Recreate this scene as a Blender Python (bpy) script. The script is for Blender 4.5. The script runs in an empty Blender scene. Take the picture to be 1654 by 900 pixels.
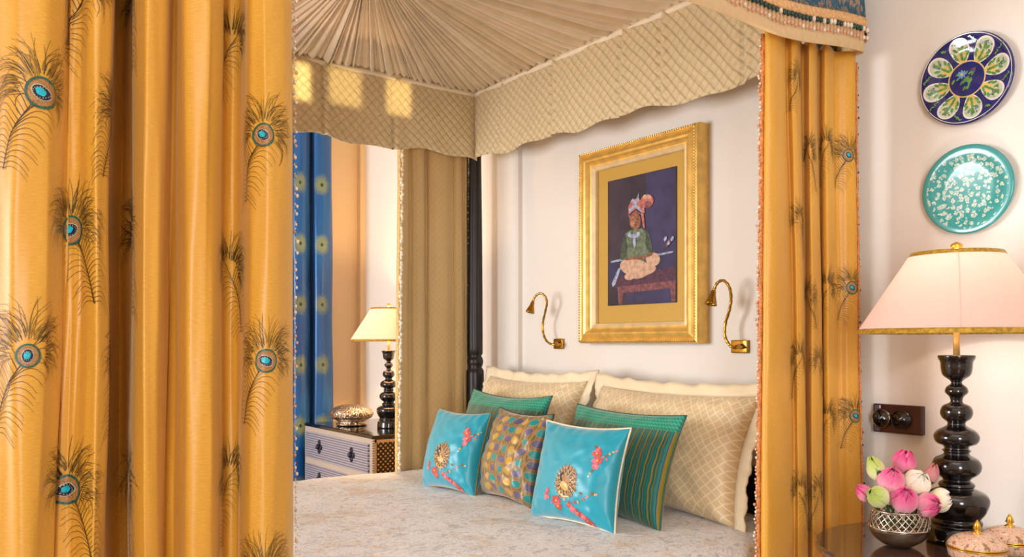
import bpy, bmesh, math, random
from mathutils import Vector, Matrix, noise
R_ = math.radians
PI = math.pi
random.seed(7)
SC = bpy.context.scene
COL = SC.collection

# ------------------------------------------------------------------ camera
CAMH = 1.25
FPX, W_, H_, U0, V0 = 1345.0, 1654.0, 900.0, 827.0, 555.0
AZ = R_(143.7)
FWD = Vector((math.cos(AZ), math.sin(AZ), 0)); RGT = Vector((math.sin(AZ), -math.cos(AZ), 0))
cd = bpy.data.cameras.new('camera'); cam = bpy.data.objects.new('camera', cd); COL.objects.link(cam)
cd.sensor_width = 36; cd.lens = FPX / W_ * 36
cd.shift_y = (V0 - H_ / 2) / W_
cd.clip_start = 0.02
cam.location = (0, 0, CAMH)
cam.rotation_euler = (R_(90), 0, AZ - R_(90))
SC.camera = cam

def ray(u, v):
    return FWD + RGT * ((u - U0) / FPX) + Vector((0, 0, (V0 - v) / FPX))
CP = Vector((0, 0, CAMH))
def atX(u, v, X): d = ray(u, v); return CP + d * (X / d.x)
def atY(u, v, Y): d = ray(u, v); return CP + d * (Y / d.y)
def atD(u, v, D): return CP + ray(u, v) * D
def yx(u, X): d = ray(u, V0); return X * d.y / d.x

# ------------------------------------------------------------------ world, lights, exposure
wd = bpy.data.worlds.new('world'); SC.world = wd; wd.use_nodes = True
wd.node_tree.nodes['Background'].inputs[0].default_value = (1.0, 0.95, 0.88, 1)
wd.node_tree.nodes['Background'].inputs[1].default_value = 0.5
vs = SC.view_settings
vs.view_transform = 'Standard'; vs.look = 'None'; vs.gamma = 1; vs.exposure = -0.12; vs.use_curve_mapping = False

def area(name, loc, target, sx, sy, power, color, spread=180):
    l = bpy.data.lights.new(name, 'AREA'); l.shape = 'RECTANGLE'; l.size = sx; l.size_y = sy
    l.energy = power; l.color = color; l.spread = R_(spread)
    o = bpy.data.objects.new(name, l); COL.objects.link(o); o.location = loc
    o.rotation_euler = (Vector(target) - Vector(loc)).to_track_quat('-Z', 'Y').to_euler()
    return o
area('daylight_window_foot', (-3.40, -2.45, 1.50), (-2.5, 2.4, 1.75), 1.5, 1.7, 180, (0.95, 0.97, 1.0))
area('daylight_window_side', (2.35, -1.5, 1.6), (-2.0, 0.9, 1.35), 0.9, 1.9, 108, (0.97, 0.97, 1.0))
for k_, (gy, gz, tu, tv, w_) in enumerate([(1.34, 1.28, 488, 132, .07), (1.50, 1.28, 558, 141, .15), (1.72, 1.28, 645, 158, .12)]):
    t_ = atX(tu, tv, -3.29); area('added_valance_beam', (2.3, gy, gz), t_, w_, .15, .06, (1.0, .80, .36), .5)  # added narrow beams that make the bright patches on the far valance
area('ceiling_bounce_fill', (-0.2, 0.6, 3.1), (-0.2, 0.9, 0), 1.6, 1.6, 14, (0.97, 0.97, 0.98))  # added soft fill below the ceiling, standing in for bounced light

# ------------------------------------------------------------------ material helpers
class NB:
    def __init__(s, name, rough=0.6, metal=0.0, spec=0.5, sheen=0.0, coat=0.0):
        m = bpy.data.materials.new(name); m.use_nodes = True; s.m = m; s.nt = m.node_tree
        s.b = s.nt.nodes['Principled BSDF']
        s.b.inputs['Roughness'].default_value = rough; s.b.inputs['Metallic'].default_value = metal
        s.b.inputs['Specular IOR Level'].default_value = spec
        s.b.inputs['Sheen Weight'].default_value = sheen; s.b.inputs['Coat Weight'].default_value = coat
        s.tc = None
    def link(s, a, sock):
        if isinstance(a, (int, float)): sock.default_value = a
        elif isinstance(a, tuple): sock.default_value = a if len(a) == 4 or sock.type == 'VECTOR' else a + (1,)
        else: s.nt.links.new(a, sock)
    def n(s, t): return s.nt.nodes.new(t)
    def coord(s, kind='Object'):
        if s.tc is None: s.tc = s.n('ShaderNodeTexCoord')
        return s.tc.outputs[kind]
    def sep(s, v):
        k = s.n('ShaderNodeSeparateXYZ'); s.link(v, k.inputs[0]); return k.outputs
    def comb(s, x, y, z=0.0):
        k = s.n('ShaderNodeCombineXYZ'); s.link(x, k.inputs[0]); s.link(y, k.inputs[1]); s.link(z, k.inputs[2]); return k.outputs[0]
    def ma(s, op, a, b=None, c=None):
        k = s.n('ShaderNodeMath'); k.operation = op; s.link(a, k.inputs[0])
        if b is not None: s.link(b, k.inputs[1])
        if c is not None: s.link(c, k.inputs[2])
        return k.outputs[0]
    def mix(s, f, a, b):
        k = s.n('ShaderNodeMix'); k.data_type = 'RGBA'; s.link(f, k.inputs[0]); s.link(a, k.inputs[6]); s.link(b, k.inputs[7]); return k.outputs[2]
    def noise(s, scale, detail=3, vec=None, rough=0.5, dist=0.0):
        k = s.n('ShaderNodeTexNoise'); k.inputs['Scale'].default_value = scale; k.inputs['Detail'].default_value = detail
        k.inputs['Roughness'].default_value = rough; k.inputs['Distortion'].default_value = dist
        s.link(vec if vec is not None else s.coord(), k.inputs['Vector']); return k.outputs['Fac']
    def vor(s, scale, vec=None, feat='F1', out='Distance', rnd=1.0):
        k = s.n('ShaderNodeTexVoronoi'); k.feature = feat; k.inputs['Scale'].default_value = scale
        k.inputs['Randomness'].default_value = rnd
        s.link(vec if vec is not None else s.coord(), k.inputs['Vector']); return k.outputs[out]
    def ramp(s, f, stops, interp='LINEAR'):
        k = s.n('ShaderNodeValToRGB'); k.color_ramp.interpolation = interp; e = k.color_ramp.elements
        while len(e) < len(stops): e.new(0.5)
        for q, (p, c) in enumerate(stops): e[q].position = p; e[q].color = c if len(c) == 4 else c + (1,)
        s.link(f, k.inputs[0]); return k.outputs[0]
    def smooth(s, x, a, b):
        k = s.n('ShaderNodeMapRange'); k.interpolation_type = 'SMOOTHSTEP'; s.link(x, k.inputs[0])
        k.inputs[1].default_value = a; k.inputs[2].default_value = b; return k.outputs[0]
    def scale(s, v, sx, sy, sz):
        k = s.n('ShaderNodeMapping'); s.link(v, k.inputs[0]); k.inputs['Scale'].default_value = (sx, sy, sz); return k.outputs[0]
    def color(s, c): s.link(c, s.b.inputs['Base Color']); return s
    def bump(s, h, strength=0.3, dist=0.01):
        k = s.n('ShaderNodeBump'); k.inputs['Strength'].default_value = strength; k.inputs['Distance'].default_value = dist
        s.link(h, k.inputs['Height']); s.link(k.outputs[0], s.b.inputs['Normal']); return s

def srgb(r, g, b):
    f = lambda c: (c / 255 / 12.92) if c / 255 <= 0.04045 else ((c / 255 + 0.055) / 1.055) ** 2.4
    return (f(r), f(g), f(b), 1.0)
def plain(name, c, rough=0.6, metal=0.0, var=0.08, scale=30, bump=0.0, **k):
    s = NB(name, rough, metal, **k)
    d = tuple(x * (1 - var) for x in c[:3]) + (1,); l = tuple(min(1, x * (1 + var)) for x in c[:3]) + (1,)
    f = s.noise(scale)
    s.color(s.mix(s.smooth(f, .3, .7), d, l))
    if bump: s.bump(f, bump, 0.005)
    return s.m

def thin(m, f, col):
    nt = m.node_tree; out = nt.nodes['Material Output']; b = nt.nodes['Principled BSDF']; mx = nt.nodes.new('ShaderNodeMixShader'); t = nt.nodes.new('ShaderNodeBsdfTranslucent')
    t.inputs[0].default_value = col; mx.inputs[0].default_value = f; nt.links.new(b.outputs[0], mx.inputs[1]); nt.links.new(t.outputs[0], mx.inputs[2]); nt.links.new(mx.outputs[0], out.inputs[0]); return m
def make_fabric_gold():
    s = NB('gold_velvet', 0.42, 0, 0.55, 0.3)
    s.b.inputs['Sheen Roughness'].default_value = .4; s.b.inputs['Sheen Tint'].default_value = (1, .8, .45, 1)
    uv = s.coord('UV')
    w1 = s.noise(90, 3, s.scale(uv, 1, 9, 1)); w2 = s.noise(5, 3, s.scale(uv, 2.5, .6, 1))
    c = s.mix(s.smooth(w1, .25, .75), srgb(210, 150, 42), srgb(226, 170, 62))
    c = s.mix(s.ma('MULTIPLY', s.smooth(w2, .35, .75), .45), c, srgb(208, 148, 56))
    s.color(c); s.bump(w1, .08, .002); return s.m
M = {}
M['gold'] = make_fabric_gold()
def make_lining():
    s = NB('champagne_silk', 0.55, 0, 0.3, 0.2); uv = s.coord('UV')
    w = s.noise(80, 3, s.scale(uv, 3, 1, 1)); x, y, _ = s.sep(uv)
    d = s.ma('PINGPONG', s.ma('ADD', x, y), .016); d2 = s.ma('PINGPONG', s.ma('SUBTRACT', x, y), .016)
    q = s.smooth(s.ma('MINIMUM', d, d2), .0, .004)
    s.color(s.mix(q, srgb(222, 196, 142), s.mix(w, srgb(208, 180, 124), srgb(222, 194, 140)))); s.bump(w, .1, .002); return s.m
M['champagne'] = thin(make_lining(), .14, srgb(236, 216, 170))
def make_quilt():
    s = NB('quilted_valance_silk', 0.5, 0, 0.35, 0.3); uv = s.coord('UV'); x, y, _ = s.sep(uv)
    nz = s.noise(9, 2, uv); x2 = s.ma('ADD', x, s.ma('MULTIPLY', nz, .012))
    a = s.ma('PINGPONG', s.ma('ADD', x2, y), .021); b = s.ma('PINGPONG', s.ma('SUBTRACT', x2, y), .021)
    ha = s.smooth(a, 0, .012); hb = s.smooth(b, 0, .009)
    h = s.ma('ADD', ha, s.ma('MULTIPLY', hb, .6)); w = s.noise(60, 4, uv)
    lines = s.ma('MINIMUM', s.smooth(a, 0, .005), s.smooth(b, 0, .004))
    c = s.mix(w, srgb(218, 194, 148), srgb(234, 212, 170)); s.color(s.mix(s.ma('ADD', .8, s.ma('MULTIPLY', lines, .2)), srgb(196, 164, 116), c))
    s.bump(s.ma('ADD', h, s.ma('MULTIPLY', w, .25)), .7, .007); return s.m
M['quilt'] = make_quilt()
M['pleat'] = plain('pleated_canopy_silk', srgb(250, 234, 208), .45, var=.04, scale=14, bump=.15, sheen=.3)
M['band'] = plain('plain_beige_cotton', srgb(232, 200, 150), .75, var=.04, scale=60)
M['ribbon'] = plain('peach_ribbon', srgb(216, 168, 112), .6, var=.2, scale=120)
def make_blue_emb():
    s = NB('blue_embroidered_border', .7); f = s.noise(45, 4, s.coord('UV'), dist=1.5)
    s.color(s.ramp(f, [(0, srgb(26, 60, 84)), (.5, srgb(44, 92, 116)), (.62, srgb(176, 140, 100)), (.7, srgb(40, 84, 104))])); s.bump(f, .3, .003); return s.m
M['blue_emb'] = make_blue_emb()
M['thread_dark'] = plain('dark_brown_thread', srgb(74, 52, 20), .6, var=.25, scale=200)
M['thread_olive'] = plain('olive_thread', srgb(128, 98, 34), .5, var=.3, scale=200)
M['thread_green'] = plain('peacock_green_thread', srgb(24, 92, 78), .45, var=.3, scale=300)
M['thread_tan'] = plain('tan_thread', srgb(166, 118, 66), .5, var=.25, scale=300)
M['thread_navy'] = plain('navy_thread', srgb(30, 24, 44), .5, var=.3, scale=300)
M['thread_silver'] = plain('silver_thread', srgb(190, 178, 150), .35, var=.2, scale=300)
M['thread_cyan'] = plain('turquoise_thread', srgb(24, 178, 196), .35, var=.25, scale=260)
M['thread_red'] = plain('coral_red_thread', srgb(192, 78, 72), .5, var=.3, scale=260)
M['thread_pink'] = plain('pink_thread', srgb(214, 110, 128), .5, var=.25, scale=260)
M['thread_gold'] = plain('gold_thread', srgb(214, 170, 96), .4, var=.25, scale=260)
M['bead_white'] = plain('pearl_bead', srgb(226, 208, 184), .25, var=.12, scale=90)
M['bead_pearl'] = plain('white_pearl_bead', srgb(246, 236, 216), .25, var=.04, scale=90)
M['bead_pink'] = plain('rose_bead', srgb(214, 164, 130), .25, var=.15, scale=90)
M['bead_dark'] = plain('dark_teal_bead', srgb(30, 62, 54), .25, var=.3, scale=90)
M['trim_orange'] = plain('orange_braid', srgb(206, 128, 66), .6, var=.3, scale=150, bump=.3)
M['trim_cream'] = plain('cream_gold_braid', srgb(222, 184, 110), .55, var=.25, scale=150, bump=.3)
M['ebony'] = plain('ebony_wood', srgb(26, 20, 20), .35, var=.2, scale=12)
M['ebony_gloss'] = plain('black_lacquer', srgb(14, 12, 13), .16, var=.1, scale=8, coat=.6)
M['brass'] = plain('brass', srgb(176, 134, 56), .25, 1.0, var=.1, scale=20)
M['gilt'] = plain('gilt_metal', srgb(226, 176, 70), .28, .9, var=.15, scale=40)
M['gilt_wood'] = plain('gilt_wood', srgb(222, 178, 92), .32, .4, var=.14, scale=25, bump=.08)
M['gilt_pale'] = plain('pale_gilt_liner', srgb(232, 206, 160), .4, .2, var=.08, scale=25)
M['hole'] = plain('dark_hollow', srgb(24, 16, 10), .8)

def make_wall(name, c):
    s = NB(name, .85, 0, .25); f = s.noise(2.2, 4); g = s.noise(140, 3)
    d = tuple(x * .97 for x in c[:3]) + (1,)
    s.color(s.mix(f, d, c)); s.bump(g, .05, .002); return s.m
M['wall'] = make_wall('cream_plaster', srgb(234, 226, 216))
M['wall_warm'] = make_wall('warm_cream_plaster', srgb(230, 200, 156))
M['ceil'] = make_wall('white_ceiling_plaster', srgb(236, 230, 220))
def make_floor():
    s = NB('polished_wood_floor', .35); x, y, z = s.sep(s.coord())
    g = s.noise(6, 4, s.scale(s.coord(), 14, 1, 1)); p = s.ma('PINGPONG', x, .06)
    c = s.mix(g, srgb(120, 78, 46), srgb(160, 110, 70)); s.color(s.mix(s.smooth(p, 0, .002), srgb(60, 38, 24), c)); return s.m
M['floor'] = make_floor()

# ------------------------------------------------------------------ mesh helpers
def ob(name, bm, mats, parent=None, smooth=True, loc=None):
    me = bpy.data.meshes.new(name); bm.normal_update(); bm.to_mesh(me); bm.free()
    if not isinstance(mats, (list, tuple)): mats = [mats]
    for m in mats: me.materials.append(m)
    if smooth:
        for p in me.polygons: p.use_smooth = True
    o = bpy.data.objects.new(name, me); COL.objects.link(o)
    if parent is not None: o.parent = parent
    if loc is not None: o.location = loc
    return o
def flat(o):
    for p in o.data.polygons: p.use_smooth = False
    return o
def empty(name, loc, label, cat, group=None, rot=(0, 0, 0)):
    o = bpy.data.objects.new(name, None); o.empty_display_size = .05; COL.objects.link(o); o.location = loc; o.rotation_euler = rot
    return tag(o, label, cat, group)
def tag(o, label, cat, group=None):
    o['label'] = label; o['category'] = cat
    if group: o['group'] = group
    return o
def struct(name, bm, m, smooth=False):
    o = ob(name, bm, m, smooth=smooth); o['kind'] = 'structure'; return o
def box(bm, c, s, mi=0, rot=None, bev=0):
    r = bmesh.ops.create_cube(bm, size=1.0); v = r['verts']
    bmesh.ops.scale(bm, vec=s, verts=v)
    if bev:
        es = list({e for q in v for e in q.link_edges})
        bv = bmesh.ops.bevel(bm, geom=es, offset=bev, segments=2, affect='EDGES', profile=.6)
        v = list({q for f in bv['faces'] for q in f.verts} | {q for q in v if q.is_valid})
    if rot is not None: bmesh.ops.rotate(bm, cent=(0, 0, 0), matrix=rot, verts=v)
    bmesh.ops.translate(bm, vec=c, verts=v)
    for f in {f for q in v for f in q.link_faces}: f.material_index = mi
    return v
def lathe(bm, prof, seg=40, c=(0, 0, 0), mi=0, cap=True, fn=None):
    rings = []
    for r, z in prof:
        ring = []
        for k in range(seg):
            a = 2 * PI * k / seg; rr = r * (fn(a, r, z) if fn else 1)
            ring.append(bm.verts.new((c[0] + rr * math.cos(a), c[1] + rr * math.sin(a), c[2] + z)))
        rings.append(ring)
    for i in range(len(rings) - 1):
        for k in range(seg):
            f = bm.faces.new((rings[i][k], rings[i][(k + 1) % seg], rings[i + 1][(k + 1) % seg], rings[i + 1][k])); f.material_index = mi
    if cap:
        for rg, fl in ((rings[0], True), (rings[-1], False)):
            f = bm.faces.new(list(reversed(rg)) if fl else rg); f.material_index = mi
def smooth_prof(pts, n=5):
    out = []
    for i in range(len(pts) - 1):
        p0 = pts[max(i - 1, 0)]; p1 = pts[i]; p2 = pts[i + 1]; p3 = pts[min(i + 2, len(pts) - 1)]
        for k in range(n):
            t = k / n
            out.append(tuple(.5 * ((2 * b) + (-a + c) * t + (2 * a - 5 * b + 4 * c - d) * t * t + (-a + 3 * b - 3 * c + d) * t ** 3) for a, b, c, d in zip(p0, p1, p2, p3)))
    out.append(pts[-1]); return out
def tube(bm, pts, r, seg=8, mi=0, twist=None, cap=True):
    pts = [Vector(p) for p in pts]; rings = []; up = None
    for i, p in enumerate(pts):
        t = (pts[min(i + 1, len(pts) - 1)] - pts[max(i - 1, 0)]).normalized()
        if up is None: up = t.orthogonal().normalized()
        up = (up - t * up.dot(t)).normalized(); sd = t.cross(up)
        rr = r[i] if isinstance(r, (list, tuple)) else r
        ring = []
        for k in range(seg):
            a = 2 * PI * k / seg; q = rr * (1 + (twist(a, i) if twist else 0))
            ring.append(bm.verts.new(p + (up * math.cos(a) + sd * math.sin(a)) * q))
        rings.append(ring)
    for i in range(len(rings) - 1):
        for k in range(seg):
            f = bm.faces.new((rings[i][k], rings[i][(k + 1) % seg], rings[i + 1][(k + 1) % seg], rings[i + 1][k])); f.material_index = mi
    if cap:
        bm.faces.new(list(reversed(rings[0]))).material_index = mi; bm.faces.new(rings[-1]).material_index = mi
def ball(bm, c, r, mi=0, sub=1, sc=(1, 1, 1)):
    q = bmesh.ops.create_icosphere(bm, subdivisions=sub, radius=r)
    bmesh.ops.scale(bm, vec=sc, verts=q['verts']); bmesh.ops.translate(bm, vec=c, verts=q['verts'])
    for f in {f for v in q['verts'] for f in v.link_faces}: f.material_index = mi
def grid(bm, fn, us, vs, uvfn=None, mi=0, flip=False):
    uvl = bm.loops.layers.uv.verify()
    V = [[bm.verts.new(fn(u, v)) for u in us] for v in vs]
    for j in range(len(vs) - 1):
        for i in range(len(us) - 1):
            idx = [(i, j), (i + 1, j), (i + 1, j + 1), (i, j + 1)]
            if flip: idx.reverse()
            f = bm.faces.new([V[b][a] for a, b in idx]); f.material_index = mi
            for lp, (a, b) in zip(f.loops, idx): lp[uvl].uv = uvfn(us[a], vs[b]) if uvfn else (us[a], vs[b])
def lin(a, b, n): return [a + (b - a) * k / (n - 1) for k in range(n)]
def solidify(o, t, off=-1):
    m = o.modifiers.new('thickness', 'SOLIDIFY'); m.thickness = t; m.offset = off; return o
def sstep(x): x = max(0, min(1, x)); return x * x * (3 - 2 * x)

# decals: a surface function S(a, b) -> (point, normal); shapes drawn in (a, b) metres
def ribbon(bm, S, pts, w, off, mi, taper=True):
    n = len(pts); pr = None
    for i, (a, b) in enumerate(pts):
        a0, b0 = pts[max(i - 1, 0)]; a1, b1 = pts[min(i + 1, n - 1)]
        dx, dy = a1 - a0, b1 - b0; L = math.hypot(dx, dy) or 1; ww = w * (1 - .55 * i / (n - 1)) if taper else w
        nx, ny = -dy / L * ww / 2, dx / L * ww / 2
        vv = []
        for sg in (1, -1):
            p, nn = S(a + nx * sg, b + ny * sg); vv.append(bm.verts.new(p + nn * off))
        if pr: bm.faces.new((pr[0], pr[1], vv[1], vv[0])).material_index = mi
        pr = vv
def patch(bm, S, ca, cb, ra, rb, ang, off, mi, inner=0.0, n=22, wob=0.0, rings=3):
    ca_, sa_ = math.cos(ang), math.sin(ang); prev = None
    rs = [inner + (1 - inner) * k / rings for k in range(rings + 1)]
    for q in rs:
        ring = []
        for k in range(n):
            t = 2 * PI * k / n; wv = 1 + wob * math.sin(5 * t + ca * 300)
            x, y = ra * q * wv * math.cos(t), rb * q * wv * math.sin(t)
            p, nn = S(ca + x * ca_ - y * sa_, cb + x * sa_ + y * ca_); ring.append(bm.verts.new(p + nn * off))
        if prev:
            for k in range(n):
                bm.faces.new((prev[k], ring[k], ring[(k + 1) % n], prev[(k + 1) % n])).material_index = mi
        prev = ring
    bmesh.ops.remove_doubles(bm, verts=[v for v in bm.verts if v.is_valid], dist=1e-7) if inner == 0 else None

# ------------------------------------------------------------------ setting
XL, YB, YN, XR, YFT, ZC = -4.80, 2.35, 2.385, 2.6, -2.7, 3.15
NX0, NX1 = -3.165, -1.52            # niche behind the bed
def quadbox(name, x0, x1, y0, y1, z0, z1, m):
    bm = bmesh.new(); box(bm, ((x0 + x1) / 2, (y0 + y1) / 2, (z0 + z1) / 2), (x1 - x0, y1 - y0, z1 - z0)); return struct(name, bm, m)
quadbox('floor', XL - .2, XR + .2, YFT - .2, YN + .3, -.1, 0, M['floor'])
quadbox('ceiling', XL - .2, XR + .2, YFT - .2, YN + .3, ZC, ZC + .1, M['ceil'])
bm = bmesh.new()
pl = [(XL - .2, YB), (NX0 - .03, YB), (NX0 - .008, YB + .004), (NX0, YB + .012), (NX0, YN), (NX1, YN), (NX1, YB + .012), (NX1 + .008, YB + .004), (NX1 + .03, YB), (XR + .2, YB), (XR + .2, YN + .25), (XL - .2, YN + .25)]
lo = [bm.verts.new((x, y, 0)) for x, y in pl]; hi = [bm.verts.new((x, y, ZC)) for x, y in pl]
for k in range(len(pl)):
    bm.faces.new((lo[k], lo[(k + 1) % len(pl)], hi[(k + 1) % len(pl)], hi[k]))
bm.faces.new(list(reversed(lo))); bm.faces.new(hi)
struct('wall_back', bm, M['wall'])
quadbox('wall_left', XL - .2, XL, YFT - .2, YB, 0, ZC, M['wall_warm'])
quadbox('trim_1', XL, XL + .05, YB - .035, YB, 0, ZC, M['wall_warm'])
def wall_hole(name, fixed, axis, lo_, hi_, w0, w1, z0, z1):
    bm = bmesh.new()
    def bx(a0, a1, q0, q1):
        if axis == 'x': box(bm, ((a0 + a1) / 2, fixed - .1, (q0 + q1) / 2), (a1 - a0, .2, q1 - q0))
        else: box(bm, (fixed + .1, (a0 + a1) / 2, (q0 + q1) / 2), (.2, a1 - a0, q1 - q0))
    bx(lo_, w0, 0, ZC); bx(w1, hi_, 0, ZC); bx(w0, w1, 0, z0); bx(w0, w1, z1, ZC)
    struct(name, bm, M['wall'])
def window(name, fixed, axis, w0, w1, z0, z1):
    bm = bmesh.new(); t = .06
    def bx(a0, a1, q0, q1):
        if axis == 'x': box(bm, ((a0 + a1) / 2, fixed - .12, (q0 + q1) / 2), (a1 - a0, .05, q1 - q0))
        else: box(bm, (fixed + .12, (a0 + a1) / 2, (q0 + q1) / 2), (.05, a1 - a0, q1 - q0))
    bx(w0, w1, z0, z0 + t); bx(w0, w1, z1 - t, z1); bx(w0, w0 + t, z0, z1); bx(w1 - t, w1, z0, z1); bx((w0 + w1) / 2 - .025, (w0 + w1) / 2 + .025, z0, z1)
    bx(w0, w1, (z0 + z1) / 2 - .015, (z0 + z1) / 2 + .015)
    struct(name, bm, M['ceil'])
wall_hole('wall_front', YFT, 'x', XL - .2, XR + .2, -4.3, -2.6, .8, 2.8); window('window_1', YFT, 'x', -4.3, -2.6, .8, 2.8)
wall_hole('wall_right', XR, 'y', YFT, YB, -2.0, 0.0, .7, 2.8); window('window_2', XR, 'y', -2.0, 0.0, .7, 2.8)

# ------------------------------------------------------------------ curtains
def cr(P, s):
    n = len(P) - 1; s = max(0, min(n - 1e-6, s)); i = int(s); t = s - i
    p0, p1, p2, p3 = P[max(i - 1, 0)], P[i], P[i + 1], P[min(i + 2, n)]
    return tuple(.5 * ((2 * b) + (-a + c) * t + (2 * a - 5 * b + 4 * c - d) * t * t + (-a + 3 * b - 3 * c + d) * t ** 3) for a, b, c, d in zip(p0, p1, p2, p3))
class Curtain:
    def __init__(c, profs, z0, z1, seed=0, wob=.005):
        c.pr = profs; c.z0, c.z1, c.seed, c.wob = z0, z1, seed, wob; c.n = len(profs[0][1]) - 1
        zm = profs[len(profs) // 2][0]; c.tab = [(0.0, 0.0)]; L = 0; pp = c.P(0, zm)
        for k in range(1, c.n * 20 + 1):
            q = c.P(k / 20, zm); L += (q - pp).length; pp = q; c.tab.append((L, k / 20))
        c.L = L
    def P(c, s, z):
        pr = c.pr
        if z >= pr[0][0]: p = cr(pr[0][1], s)
        elif z <= pr[-1][0]: p = cr(pr[-1][1], s)
        else:
            for k in range(len(pr) - 1):
                if pr[k][0] >= z >= pr[k + 1][0]:
                    t = (pr[k][0] - z) / (pr[k][0] - pr[k + 1][0]); t = sstep(t) * .6 + t * .4
                    a, b = cr(pr[k][1], s), cr(pr[k + 1][1], s); p = tuple(x + (y - x) * t for x, y in zip(a, b)); break
        w = noise.noise(Vector((s * .8, z * 2.2, c.seed))) * c.wob + noise.noise(Vector((s * 1.7, z * 6.5, c.seed + 4))) * c.wob * .28; w2 = noise.noise(Vector((s * .8, z * 1.7, c.seed + 9))) * c.wob
        return Vector((p[0] + w, p[1] + w2, z))
    def s_of(c, L):
        T = c.tab; lo, hi = 0, len(T) - 1
        if L <= 0: return 0.0
        if L >= c.L: return float(c.n)
        while hi - lo > 1:
            m = (lo + hi) // 2
            if T[m][0] > L: hi = m
            else: lo = m
        t = (L - T[lo][0]) / max(1e-9, T[hi][0] - T[lo][0]); return T[lo][1] + (T[hi][1] - T[lo][1]) * t
    def L_of(c, s): return c.tab[min(len(c.tab) - 1, int(round(s * 20)))][0]
    def S(c, L, z):
        s = c.s_of(L); e = .04; p = c.P(s, z)
        n = (c.P(min(c.n, s + e), z) - c.P(max(0, s - e), z)).cross(Vector((0, 0, 1)))
        n.normalize(); return p, n
    def vis(c, u, v):
        best = None
        for k in range(c.n * 20 + 1):
            s = k / 20; zz = CAMH
            for _ in range(2):
                p = c.P(s, zz); dep = p.x * FWD.x + p.y * FWD.y; zz = CAMH + (V0 - v) / FPX * dep
            uu = U0 + FPX * (p.x * RGT.x + p.y * RGT.y) / dep
            sc = abs(uu - u) * .02 + dep
            if abs(uu - u) < 3.5 and (best is None or sc < best[0]): best = (sc, s, zz)
        return (c.L_of(best[1]), best[2]) if best else None
    def cloth(c, name, m, parent, per=12, rows=70):
        bm = bmesh.new(); us = [k / per for k in range(c.n * per + 1)]; Ls = {u: c.L_of(u) for u in us}
        grid(bm, lambda s, z: c.P(s, z), us, lin(c.z0, c.z1, rows), lambda s, z: (Ls[s], z))
        return solidify(ob(name, bm, m, parent), .003)

def feather(parent, S, L0, z0, sz=1.0, lean=-1, eye=1.0, seed=0, dark=False, eyeang=-.6):
    rnd = random.Random(seed); bm = bmesh.new()
    def wob(): return rnd.uniform(-1, 1)
    qa, qb = .052 * lean * sz, -.112 * sz
    quill = [(L0 + qa * t ** 1.0 * (1) + .008 * sz * lean * math.sin(PI * t), z0 + qb * t) for t in lin(.12, 1, 12)]
    ribbon(bm, S, list(reversed(quill)), .0022 * sz, .0016, 0)
    # fan over the eye
    for k in range(110):
        a = R_(-28 + 220 * (k + .5) / 110 + 4 * wob()); r0 = (.022 + .014 * rnd.random()) * sz; ln = (.026 + .020 * rnd.random() + .012 * math.sin(a)) * sz * (1.0 if math.sin(a) > -.1 else .8)
        cv = .5 * wob() + (.35 if math.cos(a) < 0 else -.35)
        pts = []
        for t in lin(0, 1, 6):
            rr = r0 + ln * t; aa = a + cv * t * t * .8
            pts.append((L0 + rr * math.cos(aa), z0 + rr * math.sin(aa)))
        ribbon(bm, S, pts, .00095 * sz, .0013, 0 if rnd.random() < .4 or dark else 1)
    # barbs along the quill
    for k in range(17):
        t = .12 + .86 * k / 16; ba, bb = L0 + qa * t + .008 * sz * lean * math.sin(PI * t), z0 + qb * t
        for side in (-1, 1):
            ln = (.062 - .030 * t) * sz * (1 + .12 * wob()) * (1.05 if side == -lean else .85)
            rise = (.030 * (1 - t) + .012) * sz
            pts = [(ba + side * ln * q, bb + rise * math.sin(PI * q * .8) * (1.6 - t) * .8 - .012 * sz * q * q * t * 2) for q in lin(0, 1, 8)]
            ribbon(bm, S, pts, .0010 * sz, .0013, 0 if rnd.random() < .7 else 1)
    f = ob('feather_embroidery', bm, [M['thread_dark'], M['thread_olive']], parent)
    if eye > 0:
        bm = bmesh.new(); e = sz * eye * .84
        patch(bm, S, L0, z0, .0215 * e, .023 * e, 0, .0016, 1)
        patch(bm, S, L0, z0, .0260 * e, .0275 * e, 0, .0022, 0, inner=.86, rings=1, n=30)
        patch(bm, S, L0 - .001 * e, z0, .0165 * e, .0125 * e, eyeang, .0021, 4, inner=.88, rings=1)
        patch(bm, S, L0 - .001 * e, z0, .0148 * e, .0110 * e, eyeang, .0025, 2)
        patch(bm, S, L0 - .002 * e, z0 + .001 * e, .0085 * e, .0066 * e, eyeang, .0030, 3, wob=.06)
        for k in range(18):
            a = 2 * PI * k / 18; patch(bm, S, L0 - .001 * e + .0122 * e * math.cos(a) * 1.05, z0 + .0092 * e * math.sin(a), .0009 * e, .0009 * e, 0, .003, 4, n=6, rings=1)
        ob('feather_eye', bm, [M['thread_green'], M['thread_tan'], M['thread_navy'], M['thread_cyan'], M['thread_silver']], f)
    return f

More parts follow.
